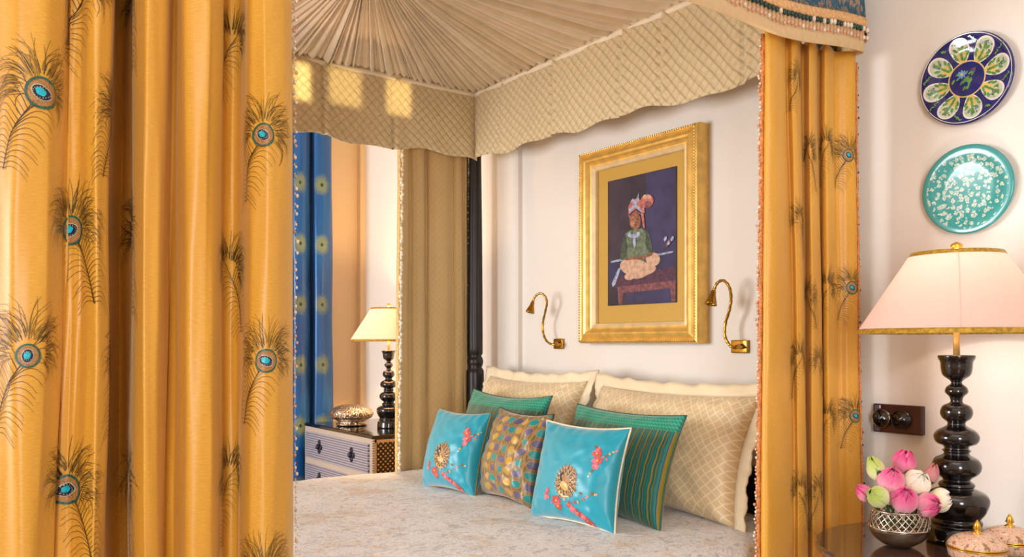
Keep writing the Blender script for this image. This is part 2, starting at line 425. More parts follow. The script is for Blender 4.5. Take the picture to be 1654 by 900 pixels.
def fringe(parent, edge, z0, z1, side, step=.011, bs=1.0, mats=('bead_white', 'bead_pink'), braid='trim_orange', seed=1, ln=.012, name='bead_fringe', bw=.006):
    """edge(z) -> Vector; side: unit vector the beads hang towards"""
    rnd = random.Random(seed); bm = bmesh.new(); z = z0
    while z < z1:
        p = edge(z); k = rnd.random()
        q = p + side * (ln * (.5 + .8 * k)) + Vector((rnd.uniform(-.003, .003), rnd.uniform(-.002, .002), -.004 - .004 * rnd.random()))
        mi = 0 if rnd.random() < .6 else 1
        ball(bm, q, (.0042 + .0014 * rnd.random()) * bs, mi, 1, (1, 1, 1.3)); ball(bm, p + side * (ln * .35) + Vector((0, 0, .001)), .0028 * bs, 1 - mi, 1)
        tube(bm, [p, q], .0009, 4, mi)
        z += step * rnd.uniform(.7, 1.3)
    o = ob(name, bm, [M[mats[0]], M[mats[1]]], parent); o['kind'] = 'stuff'
    if braid:
        bm = bmesh.new(); tube(bm, [edge(z) for z in lin(z0, z1, 160)], bw, 8, 0, twist=lambda a, i: .18 * math.sin(2 * a + i * 1.3)); ob('braid', bm, M[braid], parent)

# near curtain at the foot of the bed (left of the photo)
XC = -1.435
pts_ = [  # u at top, middle, bottom, offset towards the room
    (-30, -38, -48, .045), (8, 4, -4, .070), (48, 42, 30, .083), (84, 78, 62, .078), (106, 96, 74, .058), (110, 101, 79, .048), (112, 103, 83, .040), (115, 108, 91, .042),
    (122, 118, 106, .044), (134, 132, 120, .048), (146, 143, 134, .062), (166, 161, 152, .066), (180, 173, 165, .052), (186, 177, 170, .022), (188, 182, 178, -.030), (199, 196, 192, -.045),
    (211, 208, 206, -.030), (216, 212, 210, .010), (220, 216, 213, .048), (234, 232, 228, .067), (254, 250, 244, .066), (269, 262, 256, .050), (276, 268, 262, .026), (280, 274, 271, .016), (287, 284, 282, .024), (291, 290, 291, .040),
    (302, 301, 302, .058), (326, 325, 322, .066), (348, 346, 340, .060), (361, 358, 352, .040), (364, 362, 358, .016), (374, 373, 370, .010), (388, 386, 384, .020), (396, 394, 392, .046),
    (406, 405, 404, .068), (426, 426, 426, .078), (450, 450, 450, .074), (466, 467, 467, .056), (472, 473, 473, .034), (470, 471, 471, .012)]
def prof_(k, zshift=0):
    L = [(-1.80, .12), (-1.72, .075), (-1.63, .12), (-1.55, .07), (-1.47, .085), (-1.415, .055)]
    for q in pts_:
        X = XC + .078 + (q[3] - .078) * 1.7; L.append((X, yx(q[k], X)))
    return L
cl = Curtain([(1.83, prof_(0)), (1.36, prof_(1)), (.89, prof_(2))], .03, 2.10, 3.1, .0075)
cur = empty('bed_curtain', (-1.40, .3, .03), 'large ochre bed curtain with peacock feathers filling the left of the photo', 'curtain', 'ochre curtains with peacock feathers on the near side of the bed')
def keep(parent):
    parent_inv = Matrix.Translation(-parent.location)
    for o in list(bpy.data.objects):
        if o.parent is parent: o.matrix_parent_inverse = parent_inv
cl.cloth('cloth', M['gold'], cur, 12, 90)
for i, (u, v, sz, eye, ea) in enumerate([(67, 150, 1.0, 1, -.6), (45, 575, 1.0, .75, 1.4), (426, 218, .96, .9, -.6), (430, 583, .96, .9, -.5), (428, 930, .96, .9, -.5)]):
    L, z = cl.vis(u, v); feather(cur, cl.S, L, z, sz, -1, eye, 10 + i, eyeang=ea)
for i, (idx, v, sz) in enumerate([(13.65, 372, 1.0), (13.95, 790, 1.0)]):
    p = cl.P(idx, CAMH); dep = p.x * FWD.x + p.y * FWD.y
    feather(cur, cl.S, cl.L_of(idx), CAMH + (V0 - v) / FPX * dep, sz, 1, 1, 30 + i, eyeang=.3)
for i, (idx, v, sz) in enumerate([(15.5, -15, 1.0), (22.7, 5, 1.15), (18.6, 190, .9), (22.8, 385, 1.15), (19.1, 588, 1.0), (22.8, 790, 1.15), (36.8, 75, .95), (36.6, 440, .95), (36.6, 775, .95)]):
    p = cl.P(idx, CAMH); dep = p.x * FWD.x + p.y * FWD.y
    feather(cur, cl.S, cl.L_of(idx), CAMH + (V0 - v) / FPX * dep, sz, 1 if i % 2 else -1, 0, 50 + i, dark=True)
fringe(cur, lambda z: cl.P(cl.n - .9, z) + Vector((-.003, .006, 0)), .05, 2.08, Vector((-.35, .93, 0)), .017, seed=5, braid=None, ln=.0045, bs=.62)
keep(cur)

# near curtain at the head of the bed (right of the lit opening)
XC2 = -1.402
pr_ = [(1235, 1232, 1230, .016), (1241, 1238, 1236, .034), (1252, 1254, 1250, .044), (1262, 1272, 1270, .036), (1268, 1279, 1280, .018), (1273, 1283, 1285, .012), (1280, 1290, 1291, .030), (1289, 1298, 1300, .030), (1294, 1302, 1306, .010), (1297, 1301, 1305, -.014),
       (1303, 1305, 1308, .006), (1309, 1312, 1314, .030), (1316, 1322, 1324, .030), (1321, 1329, 1331, .010), (1324, 1329, 1331, -.012), (1330, 1333, 1334, .014), (1337, 1342, 1344, .028), (1345, 1351, 1354, .018), (1349, 1354, 1357, .006), (1355, 1359, 1362, .010), (1367, 1370, 1374, .026), (1378, 1382, 1389, .036), (1383, 1387, 1394, .036)]
def prof2(k):
    return [(XC2 + q[3], yx(q[k], XC2 + q[3]) - (.004 if k < 2 else .004)) for q in pr_]
c2 = Curtain([(1.98, prof2(0)), (1.30, prof2(1)), (.70, prof2(2))], .03, 2.10, 7.7, .0035)
cur2 = empty('bed_curtain', (-1.40, 2.05, .03), 'ochre bed curtain with peacock feathers hanging beside the round bedside table', 'curtain', 'ochre curtains with peacock feathers on the near side of the bed')
c2.cloth('cloth', M['gold'], cur2, 12, 90)
for i, (u, v, sz, eye) in enumerate([(1371, 251, .86, 1.0), (1376, 465, .86, 1.0), (1382, 672, .86, 1.0)]):
    q = c2.vis(u, v)
    if q: feather(cur2, c2.S, q[0], q[1], sz, -1, eye, 70 + i)
for i, (u, v, sz) in enumerate([(1288, 130, .8), (1306, 250, .9), (1334, 240, .9), (1293, 360, .85), (1335, 470, .9), (1305, 480, .8), (1292, 585, .9), (1322, 590, .8), (1335, 680, .9), (1293, 800, .95), (1322, 800, .9), (1384, 878, .8)]):
    q = c2.vis(u, v)
    if q: feather(cur2, c2.S, q[0], q[1], sz, 1 if i % 2 else -1, 0, 90 + i, dark=i in (1, 2, 4, 8))
fringe(cur2, lambda z: c2.P(.05, z) + Vector((-.002, -.005, 0)), .05, 2.07, Vector((-.3, -.95, 0)), .0105, seed=8, ln=.008, bs=.72, mats=('bead_pink', 'bead_white'))
fringe(cur2, lambda z: c2.P(c2.n, z) + Vector((.002, .003, 0)), .05, 2.07, Vector((.3, .95, 0)), .018, seed=9, ln=.003, bs=.6, mats=('bead_pink', 'bead_dark'), bw=.003)
keep(cur2)

# far curtain at the head of the bed, lining side
XF = -3.31
pf = [(640, .035), (647, .05), (656, .035), (661, .0), (668, .02), (677, .035), (684, .025), (688, -.01), (694, .015), (708, .035), (722, .03), (730, .0), (734, .01), (741, .022), (747, .015), (749, -.005), (753, .01), (755, .0)]
def prof3(spr): return [(XF - .065 + o, yx(697 + (u - 697) * spr, XF - .065 + o)) for u, o in pf]
c3 = Curtain([(2.0, prof3(.98)), (1.4, prof3(1.0)), (.8, prof3(1.03))], .03, 2.20, 12.2, .005)
cur3 = empty('bed_curtain', (-3.36, 2.0, .03), 'champagne lined bed curtain hanging on the far side beside the dark bedpost', 'curtain')
c3.cloth('cloth', M['champagne'], cur3, 10, 60)
fringe(cur3, lambda z: c3.P(.35, z) + Vector((.008, .004, 0)), .05, 2.15, Vector((.6, .8, 0)), .008, seed=15, bs=1.7, braid='trim_cream', mats=('bead_pearl', 'bead_pearl'), ln=.008, bw=.008)
fringe(cur3, lambda z: c3.P(c3.n - .2, z) + Vector((.006, .0, 0)), .05, 2.15, Vector((.3, .9, 0)), .016, seed=16, braid='thread_dark', mats=('bead_white', 'bead_pink'), ln=.005, bw=.004)
keep(cur3)

# blue window curtain
def make_blue(L1, L2):
    s = NB('blue_satin', .28, 0, .6, .1); uv = s.coord('UV'); x, y, _ = s.sep(uv)
    cx = s.ma('MINIMUM', s.ma('ABSOLUTE', s.ma('SUBTRACT', x, L1)), s.ma('ABSOLUTE', s.ma('SUBTRACT', x, L2)))
    cy = s.ma('SUBTRACT', s.ma('MULTIPLY', s.ma('FRACT', s.ma('DIVIDE', s.ma('SUBTRACT', y, .237), .355)), .355), .1775)
    r = s.ma('SQRT', s.ma('ADD', s.ma('POWER', cx, 2.0), s.ma('POWER', s.ma('MULTIPLY', cy, .8), 2.0)))
    nz = s.noise(70, 3, s.scale(uv, 1, 1, 1)); r2 = s.ma('ADD', r, s.ma('MULTIPLY', s.ma('SUBTRACT', nz, .5), .035))
    base = s.mix(s.noise(6, 2, s.scale(uv, 3, .5, 1)), srgb(4, 66, 132), srgb(12, 96, 166))
    c = s.mix(s.ma('MULTIPLY', s.smooth(r2, .060, .018), .8), base, srgb(128, 140, 84)); c = s.mix(s.smooth(r, .011, .006), c, srgb(18, 60, 44))
    s.color(c); s.bump(s.noise(120, 2, s.scale(uv, 4, 1, 1)), .05, .002); return s.m
XB = -4.70
pb = [(428, .03), (436, .06), (446, .0), (456, .04), (464, .0), (470, .02), (477, .05), (489, .06), (497, .04), (501, -.01), (504, .0), (509, .045), (522, .06), (533, .045), (537, .01), (534, -.02)]
def prof4(sp): return [(XB + o, yx(484 + (u - 484) * sp, XB + o)) for u, o in pb]
c4 = Curtain([(2.5, prof4(.97)), (1.6, prof4(1.0)), (.9, prof4(1.02))], .02, 2.75, 21.2, .006)
q1, q2 = c4.vis(486, 500), c4.vis(521, 500)
M['blue'] = make_blue(q1[0], q2[0])
o4 = c4.cloth('blue_window_curtain', M['blue'], None, 10, 60)
tag(o4, 'peacock blue satin window curtain with green eye prints behind the inlaid chest', 'curtain')
bm = bmesh.new(); tube(bm, [(XB + .02, 1.0, 2.78), (XB + .02, 2.22, 2.78)], .014, 12); ball(bm, (XB + .02, 2.24, 2.78), .03, 0, 2)
tag(ob('curtain_rod', bm, M['brass']), 'brass rod carrying the blue window curtain', 'curtain rod')

# ------------------------------------------------------------------ canopy bed
XNI, YH, YFI = -1.475, 2.215, .17       # inner lining planes
ZCE, ZV = 2.454, 2.118
bed = empty('canopy_bed', (-2.37, 1.2, 0), 'dark four-poster bed with a pleated beige sunburst canopy and quilted valance', 'bed')
def fluted(bm, x, y):
    def fl(a, r, z): return 1 - (.10 * abs(math.sin(a * 7)) if (1.22 < z < 2.1 or .2 < z < .5) else 0)
    pr = [(.036, 0), (.036, .10), (.03, .12), (.034, .16), (.04, .2), (.04, .5), (.043, .52), (.043, 1.10), (.042, 1.12), (.032, 1.135), (.038, 1.15), (.040, 1.165), (.036, 1.18), (.030, 1.19), (.037, 1.2), (.037, 1.23), (.036, 1.5), (.034, 1.8), (.030, 2.12), (.030, 2.3), (.028, 2.45)]
    lathe(bm, pr, 56, (x, y, 0), fn=fl)
for x, y in ((-3.345, 2.236), (-1.45, 2.226), (-3.345, .16), (-1.47, .17)):
    bm = bmesh.new(); fluted(bm, x, y); ob('post', bm, M['ebony'], bed)
bm = bmesh.new()
box(bm, (-2.39, 2.25, .62), (1.82, .035, .46), bev=.008)
for k in range(8): box(bm, (-3.2 + .232 * k, 2.231, .62), (.012, .012, .4))
ob('headboard', bm, M['ebony'], bed, smooth=False)
bm = bmesh.new()
for x in (-3.33, -1.47): box(bm, (x, 1.2, .33), (.03, 2.0, .16), bev=.006)
box(bm, (-2.39, .19, .33), (1.8, .03, .16), bev=.006); ob('bed_rail', bm, M['ebony'], bed, smooth=False)
bm = bmesh.new(); box(bm, (-2.39, 1.21, .55), (1.80, 2.0, .24), bev=.04); ob('mattress', bm, M['band'], bed)
# pleated ceiling
CX, CY = (XF + XNI) / 2, (YH + YFI) / 2
bm = bmesh.new(); rnd = random.Random(4)
X0, X1, Y0, Y1 = XF, XNI, YFI, YH
per = []; NP = 250
def border(t):
    P_ = [(X0, Y0), (X1, Y0), (X1, Y1), (X0, Y1)]; Ls = [X1 - X0, Y1 - Y0, X1 - X0, Y1 - Y0]; d = t * sum(Ls)
    for k in range(4):
        if d <= Ls[k] or k == 3:
            a, b = P_[k], P_[(k + 1) % 4]; q = min(1, d / Ls[k]); return (a[0] + (b[0] - a[0]) * q, a[1] + (b[1] - a[1]) * q)
        d -= Ls[k]
sub = 8; seq = []
for k in range(NP):
    w = rnd.uniform(.35, 1.65); seq.append(w)
tot = sum(seq); t = 0; angs = []
for k, w in enumerate(seq):
    amp = rnd.uniform(.4, 1.35); sk = rnd.uniform(.3, .7)
    for q in range(sub):
        x = q / sub; h = (x / sk if x < sk else (1 - x) / (1 - sk)); h = h ** .6
        angs.append(((t + w * x) / tot, h * amp, amp))
    t += w
radii = [.012, .04, .08, .14, .22, .32, .44, .56, .68, .80, .90, .97, 1.0]
rings = []
for r in radii:
    ring = []
    for tt, h, amp in angs:
        bx_, by_ = border(tt); x = CX + (bx_ - CX) * r; y = CY + (by_ - CY) * r
        z = ZCE + .020 * (1 - r) ** 1.5 + .004 - .028 * h * min(1, r * 3) * (1 if r < .95 else .75) + .006 * math.sin(r * 9 + tt * 260) * r * (1 - r)
        ring.append(bm.verts.new((x, y, z)))
    rings.append(ring)
n = len(angs)
for i in range(len(rings) - 1):
    for k in range(n):
        bm.faces.new((rings[i][k], rings[i + 1][k], rings[i + 1][(k + 1) % n], rings[i][(k + 1) % n]))
ball(bm, (CX, CY, ZCE - .005), .05, 0, 2, (1, 1, .35))
ob('pleated_ceiling', bm, M['pleat'], bed)
bm = bmesh.new(); box(bm, (CX, CY, ZCE + .05), (X1 - X0 + .2, Y1 - Y0 + .1, .02)); ob('canopy_roof', bm, M['band'], bed, smooth=False)
# piping where ceiling meets valance
bm = bmesh.new(); o_ = .006
for a, b in (((X0 + o_, Y0), (X0 + o_, Y1)), ((X0, Y1 - o_), (X1, Y1 - o_)), ((X1 - o_, Y0), (X1 - o_, Y1)), ((X0, Y0 + o_), (X1, Y0 + o_))):
    tube(bm, [Vector((a[0] + (b[0] - a[0]) * t, a[1] + (b[1] - a[1]) * t, ZCE - .021)) for t in lin(0, 1, 40)], .013, 8)
ob('piping', bm, M['pleat'], bed)
# inner valance panels: along far side, head, near side, foot
def valance(a, b, inw, zb0, zb1, name, seed, pl_at):
    a, b = Vector(a), Vector(b); L = (b - a).length; d = (b - a).normalized(); nrm = Vector(inw)
    bm = bmesh.new()
    def f(s, t):
        x = s * L; zb = zb0 + (zb1 - zb0) * s + .009 * math.sin(x * 11 + seed) + .006 * math.sin(x * 25 + seed * 2)
        out = .012 + .022 * (1 - t) * (.5 + .5 * math.sin(x * 6.3 + seed)) + .006 * noise.noise(Vector((x * 9, t * 3, seed)))
        for q in pl_at: out += -.012 * math.exp(-((s - q) * L / .006) ** 2) + .006 * math.exp(-((s - q - .012) * L / .012) ** 2)
        z = zb + (ZCE - zb) * t; e = min(1, min(s, 1 - s) * L / .05)
        p = a + d * x + nrm * (out * (.35 + .65 * e)); return Vector((p.x, p.y, z))
    grid(bm, f, lin(0, 1, 220), lin(0, 1, 24), lambda s, t: (s * L + seed, t * .34), flip=False)
    return solidify(ob(name, bm, M['quilt'], bed), .004, 0)
valance((XF, YFI, 0), (XF, YH, 0), (1, 0, 0), 2.098, 2.128, 'inner_valance', 1.0, [.1, .3, .50, .615, .78])
valance((XF, YH, 0), (XNI, YH, 0), (0, -1, 0), 2.128, 2.085, 'inner_valance', 2.0, [.12, .32, .55, .66, .86])
valance((XNI, YFI, 0), (XNI, YH, 0), (-1, 0, 0), 2.18, 2.18, 'inner_valance', 3.0, [.2, .5, .8])
valance((XF, YFI, 0), (XNI, YFI, 0), (0, 1, 0), 2.10, 2.10, 'inner_valance', 4.0, [.3, .7])
# outer valance, near side, returning round the head and foot
XO, YO0, YO1 = -1.335, .02, 2.25
def zbot(y): return 2.052 + .005 * math.sin(y * 9) + .034 * sstep((y - 1.75) / .5)
loop = [(XO - .10, YO1), (XO - .01, YO1), (XO, YO1 - .012), (XO, YO0 + .012), (XO - .01, YO0), (XF - .12, YO0)]
def opath():
    P_ = []
    for k in range(len(loop) - 1):
        a, b = Vector(loop[k]), Vector(loop[k + 1]); m = max(2, int((b - a).length / .016))
        for q in range(m): P_.append(a + (b - a) * q / m)
    P_.append(Vector(loop[-1])); return P_
OP = opath(); ON = []
for i, p in enumerate(OP):
    t_ = (OP[min(i + 1, len(OP) - 1)] - OP[max(i - 1, 0)]).normalized(); ON.append(Vector((-t_.y, t_.x)) if True else None)
ctr = Vector((CX, CY)); ON = [n_ if n_.dot(p - ctr) > 0 else -n_ for n_, p in zip(ON, OP)]
def strip(name, h0, h1, off0, off1, m, thick=.003, rows=4):
    bm = bmesh.new(); uvl = bm.loops.layers.uv.verify(); rr = []
    for t in lin(0, 1, rows):
        row = []
        for i, (p, n_) in enumerate(zip(OP, ON)):
            o = off0 + (off1 - off0) * t; q = p + n_ * o; row.append(bm.verts.new((q.x, q.y, zbot(p.y) + h0 + (h1 - h0) * t)))
        rr.append(row)
    for j in range(rows - 1):
        for i in range(len(OP) - 1):
            f = bm.faces.new((rr[j][i], rr[j][i + 1], rr[j + 1][i + 1], rr[j + 1][i]))
            for lp, (a, b) in zip(f.loops, ((i, j), (i + 1, j), (i + 1, j + 1), (i, j + 1))): lp[uvl].uv = (a * .02, b * .05)
    return solidify(ob(name, bm, m, bed), thick, 0)
strip('outer_valance', 0, .42, .000, -.005, M['band'])
strip('embroidered_border', .088, .33, .006, -.012, M['blue_emb'])
strip('ribbon_trim', .068, .094, .009, .009, M['ribbon'], .004)
bm = bmesh.new(); rnd = random.Random(3)
for i, (p, n_) in enumerate(zip(OP, ON)):
    if p.x < -1.6: continue
    for sb in (0,):
        pn = OP[min(i + 1, len(OP) - 1)]; pp = p + (pn - p) * sb; q = pp + n_ * .011; zb = zbot(pp.y)
        ball(bm, (q.x, q.y, zb + .062 - .003 * rnd.random()), .0062, 1 if rnd.random() < .75 else 2, 1, (1, 1, 1.5))
        l = .036 + rnd.uniform(-.004, .004)
        tube(bm, [(q.x, q.y, zb + .060), (q.x, q.y, zb + l)], .0012, 4, 0)
        ball(bm, (q.x, q.y, zb + l), .0050, 0 if rnd.random() < .7 else 2, 1, (1, 1, 1.5))
o = ob('bead_fringe', bm, [M['bead_pink'], M['bead_dark'], M['bead_white']], bed); o['kind'] = 'stuff'
inv = Matrix.Translation(-bed.location)
for o in bpy.data.objects:
    if o.parent is bed: o.matrix_parent_inverse = inv

# ------------------------------------------------------------------ bedspread
def make_spread():
    s = NB('floral_jacquard', .5, 0, .35, .2); x, y, z = s.sep(s.coord('UV'))
    uv = s.coord('UV'); big = s.noise(7, 4, uv, .6, .8); fine = s.noise(46, 5, uv, .65, 1.6); v1 = s.vor(15, uv, 'SMOOTH_F1'); v2 = s.vor(34, uv, 'DISTANCE_TO_EDGE')
    c = s.ramp(fine, [(.2, srgb(176, 174, 182)), (.40, srgb(222, 219, 220)), (.54, srgb(242, 238, 234)), (.7, srgb(236, 222, 206))])
    c = s.mix(s.ma('MULTIPLY', s.smooth(big, .52, .66), .65), c, srgb(216, 186, 150))
    c = s.mix(s.ma('MULTIPLY', s.smooth(v1, .36, .26), .6), c, srgb(232, 228, 224))
    c = s.mix(s.ma('MULTIPLY', s.smooth(v2, .06, .0), s.ma('MULTIPLY', s.smooth(big, .35, .5), .28)), c, srgb(118, 124, 148))
    g = s.noise(19, 4, s.scale(uv, 1.3, .8, 1), .6, 2.2)
    c = s.mix(s.ma('MULTIPLY', s.smooth(g, .55, .62), .5), c, srgb(150, 150, 164))
    s.color(c); s.bump(s.ma('ADD', fine, s.ma('MULTIPLY', v1, .8)), .45, .008); return s.m
M['spread'] = make_spread()
bm = bmesh.new(); BX0, BX1, BY0, BY1 = -3.325, -1.475, .21, 2.235; rr = .05; DR = .38
def sp(a, b):
    def edge(t, lo, hi):
        if t < lo: return lo, lo - t
        if t > hi: return hi, t - hi
        return t, 0
    x, dx = edge(a, BX0 + rr, BX1 - rr); y, dy = edge(b, BY0 + rr, BY1)
    d = math.hypot(dx, dy); th = min(d / rr, PI / 2); ux, uy = ((dx * (1 if a > BX0 + 1 else -1)) / d, -dy / d) if d > 0 else (0, 0)
    X = x + ux * rr * math.sin(th); Y = y + uy * rr * math.sin(th); Z = .704 - rr * (1 - math.cos(th)) - max(0, d - rr * PI / 2)
    ex = min(x - BX0, BX1 - x) / .9; Z -= .022 * (1 - sstep(min(1, ex * 2.2)))
    q = Vector((a * 3.0, b * 2.4, 0)); Z += .007 * noise.noise(q) + .003 * noise.noise(q * 3.3) + .0016 * math.sin(a * 70) * noise.noise(Vector((a * 2, b * 2, 5)))
    if d > rr * 2: w = .008 * math.sin((a if dy > dx else b) * 30); X += ux * (abs(w)); Y += uy * abs(w)
    return Vector((X, Y, Z))
grid(bm, sp, lin(BX0 - DR, BX1 + DR, 150), lin(BY0 - DR, BY1, 140), lambda a, b: (a, b))
o = solidify(ob('bedspread', bm, M['spread']), .006); tag(o, 'cream and grey floral jacquard bedspread covering the four-poster mattress', 'bedspread')

# ------------------------------------------------------------------ pillows and cushions
def make_sham():
    s = NB('cream_damask', .45, 0, .4, .25); x, y, _ = s.sep(s.coord('UV'))
    a = s.ma('PINGPONG', s.ma('ADD', x, y), .0165); b = s.ma('PINGPONG', s.ma('SUBTRACT', x, y), .0165)
    q = s.smooth(s.ma('MINIMUM', a, b), .0012, .004); w = s.noise(60, 3, s.coord('UV'))
    c = s.mix(w, srgb(212, 184, 140), srgb(222, 196, 152)); s.color(s.mix(q, srgb(234, 214, 178), c)); s.bump(s.ma('ADD', q, w), .12, .002); return s.m
def make_stripe():
    s = NB('green_striped_silk', .55, 0, .4, .3); x, y, _ = s.sep(s.coord('UV')); w = s.noise(90, 3, s.coord('UV'))
    t = s.ma('FRACT', s.ma('DIVIDE', x, .030))
    c = s.ramp(t, [(0, srgb(10, 112, 104)), (.20, srgb(10, 76, 96)), (.28, srgb(142, 122, 30)), (.46, srgb(10, 100, 80)), (.60, srgb(10, 66, 90)), (.68, srgb(110, 112, 36)), (.80, srgb(10, 100, 96))], 'CONSTANT')
    zig = s.ma('PINGPONG', s.ma('ADD', s.ma('PINGPONG', x, .006), y), .006)
    c2_ = s.mix(s.smooth(zig, .002, .004), srgb(16, 120, 92), srgb(40, 160, 130))
    top = s.smooth(y, .118, .128)
    s.color(s.mix(top, c, c2_)); s.bump(w, .15, .002); return s.m
def make_dots():
    s = NB('olive_spotted_silk', .38, 0, .5, .3); x, y, _ = s.sep(s.coord('UV')); px, py = .046, .037
    X = s.ma('DIVIDE', s.ma('ADD', x, 1.0), px); Y = s.ma('DIVIDE', s.ma('ADD', y, 1.0), py); fx = s.ma('SUBTRACT', s.ma('FRACT', X), .5); fy = s.ma('SUBTRACT', s.ma('FRACT', Y), .5)
    ix = s.ma('FLOOR', X); iy = s.ma('FLOOR', Y); r = s.ma('SQRT', s.ma('ADD', s.ma('POWER', fx, 2.0), s.ma('POWER', fy, 2.0)))
    h = s.ma('FRACT', s.ma('MULTIPLY', s.ma('ADD', s.ma('MULTIPLY', s.ma('MODULO', ix, 3.0), 1.0), s.ma('MULTIPLY', s.ma('MODULO', iy, 2.0), 3.0)), 1 / 6.0))
    col = s.ramp(h, [(0, srgb(14, 132, 124)), (.14, srgb(84, 76, 104)), (.31, srgb(190, 150, 44)), (.47, srgb(84, 78, 106)), (.64, srgb(18, 126, 120)), (.81, srgb(172, 138, 46))], 'CONSTANT')
    w = s.noise(110, 3, s.coord('UV'))
    bg = s.mix(s.smooth(s.ma('ABSOLUTE', fx), .30, .36), srgb(122, 100, 44), srgb(96, 84, 44))
    bg = s.mix(s.smooth(s.ma('ABSOLUTE', fx), .40, .44), bg, srgb(158, 116, 52))
    c = s.mix(s.smooth(r, .44, .40), bg, srgb(176, 104, 50)); c = s.mix(s.smooth(r, .39, .34), c, col); s.color(c); s.bump(w, .12, .002); return s.m
M['sham'] = make_sham(); M['stripe'] = make_stripe(); M['dots'] = make_dots()
M['turq'] = plain('turquoise_silk', srgb(8, 150, 170), .36, var=.05, scale=20, bump=.03, sheen=.5)
M['cream_silk'] = plain('cream_silk', srgb(236, 218, 184), .45, var=.05, scale=40, sheen=.2)
M['white_silk'] = plain('pale_cotton', srgb(244, 230, 206), .6, var=.05, scale=40)

class Pillow:
    def __init__(s, w, h, T, seed, k=.06, pucker=.006, ex=.42): s.w, s.h, s.T, s.seed, s.k, s.pk, s.ex = w, h, T, seed, k, pucker, ex
    def base(s, p, q):
        ap, aq = 1 - p * p, 1 - q * q
        x = s.w / 2 * p * (1 - s.k * aq * abs(p)); z = s.h / 2 * q * (1 - s.k * ap * abs(q)); return x, z + s.h / 2
    def th(s, p, q):
        t = s.T / 2 * (max(0, (1 - p * p)) * max(0, (1 - q * q))) ** s.ex * (1 - .16 * q)
        e = 1 - min(1 - abs(p), 1 - abs(q))
        wr = noise.noise(Vector((p * 5.5, q * 5.5, s.seed))) * s.pk * 1.4 + math.sin((p - q * .35) * 24 + s.seed + 2 * noise.noise(Vector((p * 2, q * 2, s.seed)))) * s.pk * .55 * max(0, q) * e * e
        wr += s.pk * .9 * math.sin(math.atan2(1 - abs(p), 1 - abs(q)) * 13 + s.seed) * max(0, (abs(p) * abs(q)) - .35)
        return t + wr * min(1, (1 - p * p) * 5) * min(1, (1 - q * q) * 5)
    def F(s, p, q): x, z = s.base(p, q); return Vector((x, -s.th(p, q), z))
    def B(s, p, q): x, z = s.base(p, q); return Vector((x, s.th(p, -q) * .8 if False else s.th(p, q) * .85, z))
    def S(s, a, b):          # a, b in metres from the centre
        p, q = 2 * a / s.w, 2 * b / s.h; e = .01
        P0 = s.F(p, q); n = (s.F(p + e, q) - s.F(p - e, q)).cross(s.F(p, q + e) - s.F(p, q - e)).normalized()
        if n.y > 0: n = -n
        return P0, n
    def mesh(s, name, m, parent, n=44):
        bm = bmesh.new(); c = [math.sin(PI / 2 * t) * .45 + t * .55 for t in lin(-1, 1, n)]
        uv = lambda p, q: (p * s.w / 2, q * s.h / 2)
        grid(bm, s.F, c, c, uv); grid(bm, s.B, c, c, uv, flip=True)
        bmesh.ops.remove_doubles(bm, verts=bm.verts, dist=.0006); return ob(name, bm, m, parent)
    def rim(s, n=30):
        P_ = []
        for k in lin(-1, 1, n)[:-1]: P_.append((k, -1))
        for k in lin(-1, 1, n)[:-1]: P_.append((1, k))
        for k in lin(1, -1, n)[:-1]: P_.append((k, 1))
        for k in lin(1, -1, n): P_.append((-1, k))
        return P_
    def piping(s, r, m, parent):
        bm = bmesh.new(); tube(bm, [Vector((s.base(p, q)[0], 0, s.base(p, q)[1])) for p, q in s.rim()], r, 6, cap=False); return ob('piping', bm, m, parent)
    def flange(s, wd, m, parent):
        bm = bmesh.new(); uvl = bm.loops.layers.uv.verify(); prev = None
        for i, (p, q) in enumerate(s.rim(36)):
            x, z = s.base(p, q); row = []
            for t in (0, .35, .7, 1.0):
                X = x + (p if abs(p) == 1 or abs(p) > .97 else p * .6) * wd * t * (1 if abs(p) > .9 else .25) * (1 if abs(p) > .97 else .3); Z = z + (q if abs(q) > .97 else q * .1) * wd * t
                Y = .006 * t * math.sin(i * .75 + s.seed) + .004 * t * math.sin(i * 1.9)
                row.append(bm.verts.new((X, Y, Z + .004 * t * math.sin(i * 1.1))))
            if prev:
                for j in range(3): bm.faces.new((prev[j], row[j], row[j + 1], prev[j + 1]))
            prev = row
        return solidify(ob('flange', bm, m, parent), .005, 0)
def orient(bl, br, lean, zb=.703, roll=0):
    """bl, br: ground corners (x, y); face turned towards the foot of the bed"""
    bl, br = Vector(bl), Vector(br); d = br - bl; yaw = math.atan2(d.y, d.x); mid = (bl + br) / 2
    return Matrix.Translation((mid.x, mid.y, zb)) @ Matrix.Rotation(yaw, 4, 'Z') @ Matrix.Rotation(-lean, 4, 'X') @ Matrix.Rotation(roll, 4, 'Y'), d.length
def put(o, mat):
    o.location = mat.to_translation(); o.rotation_euler = mat.to_euler()

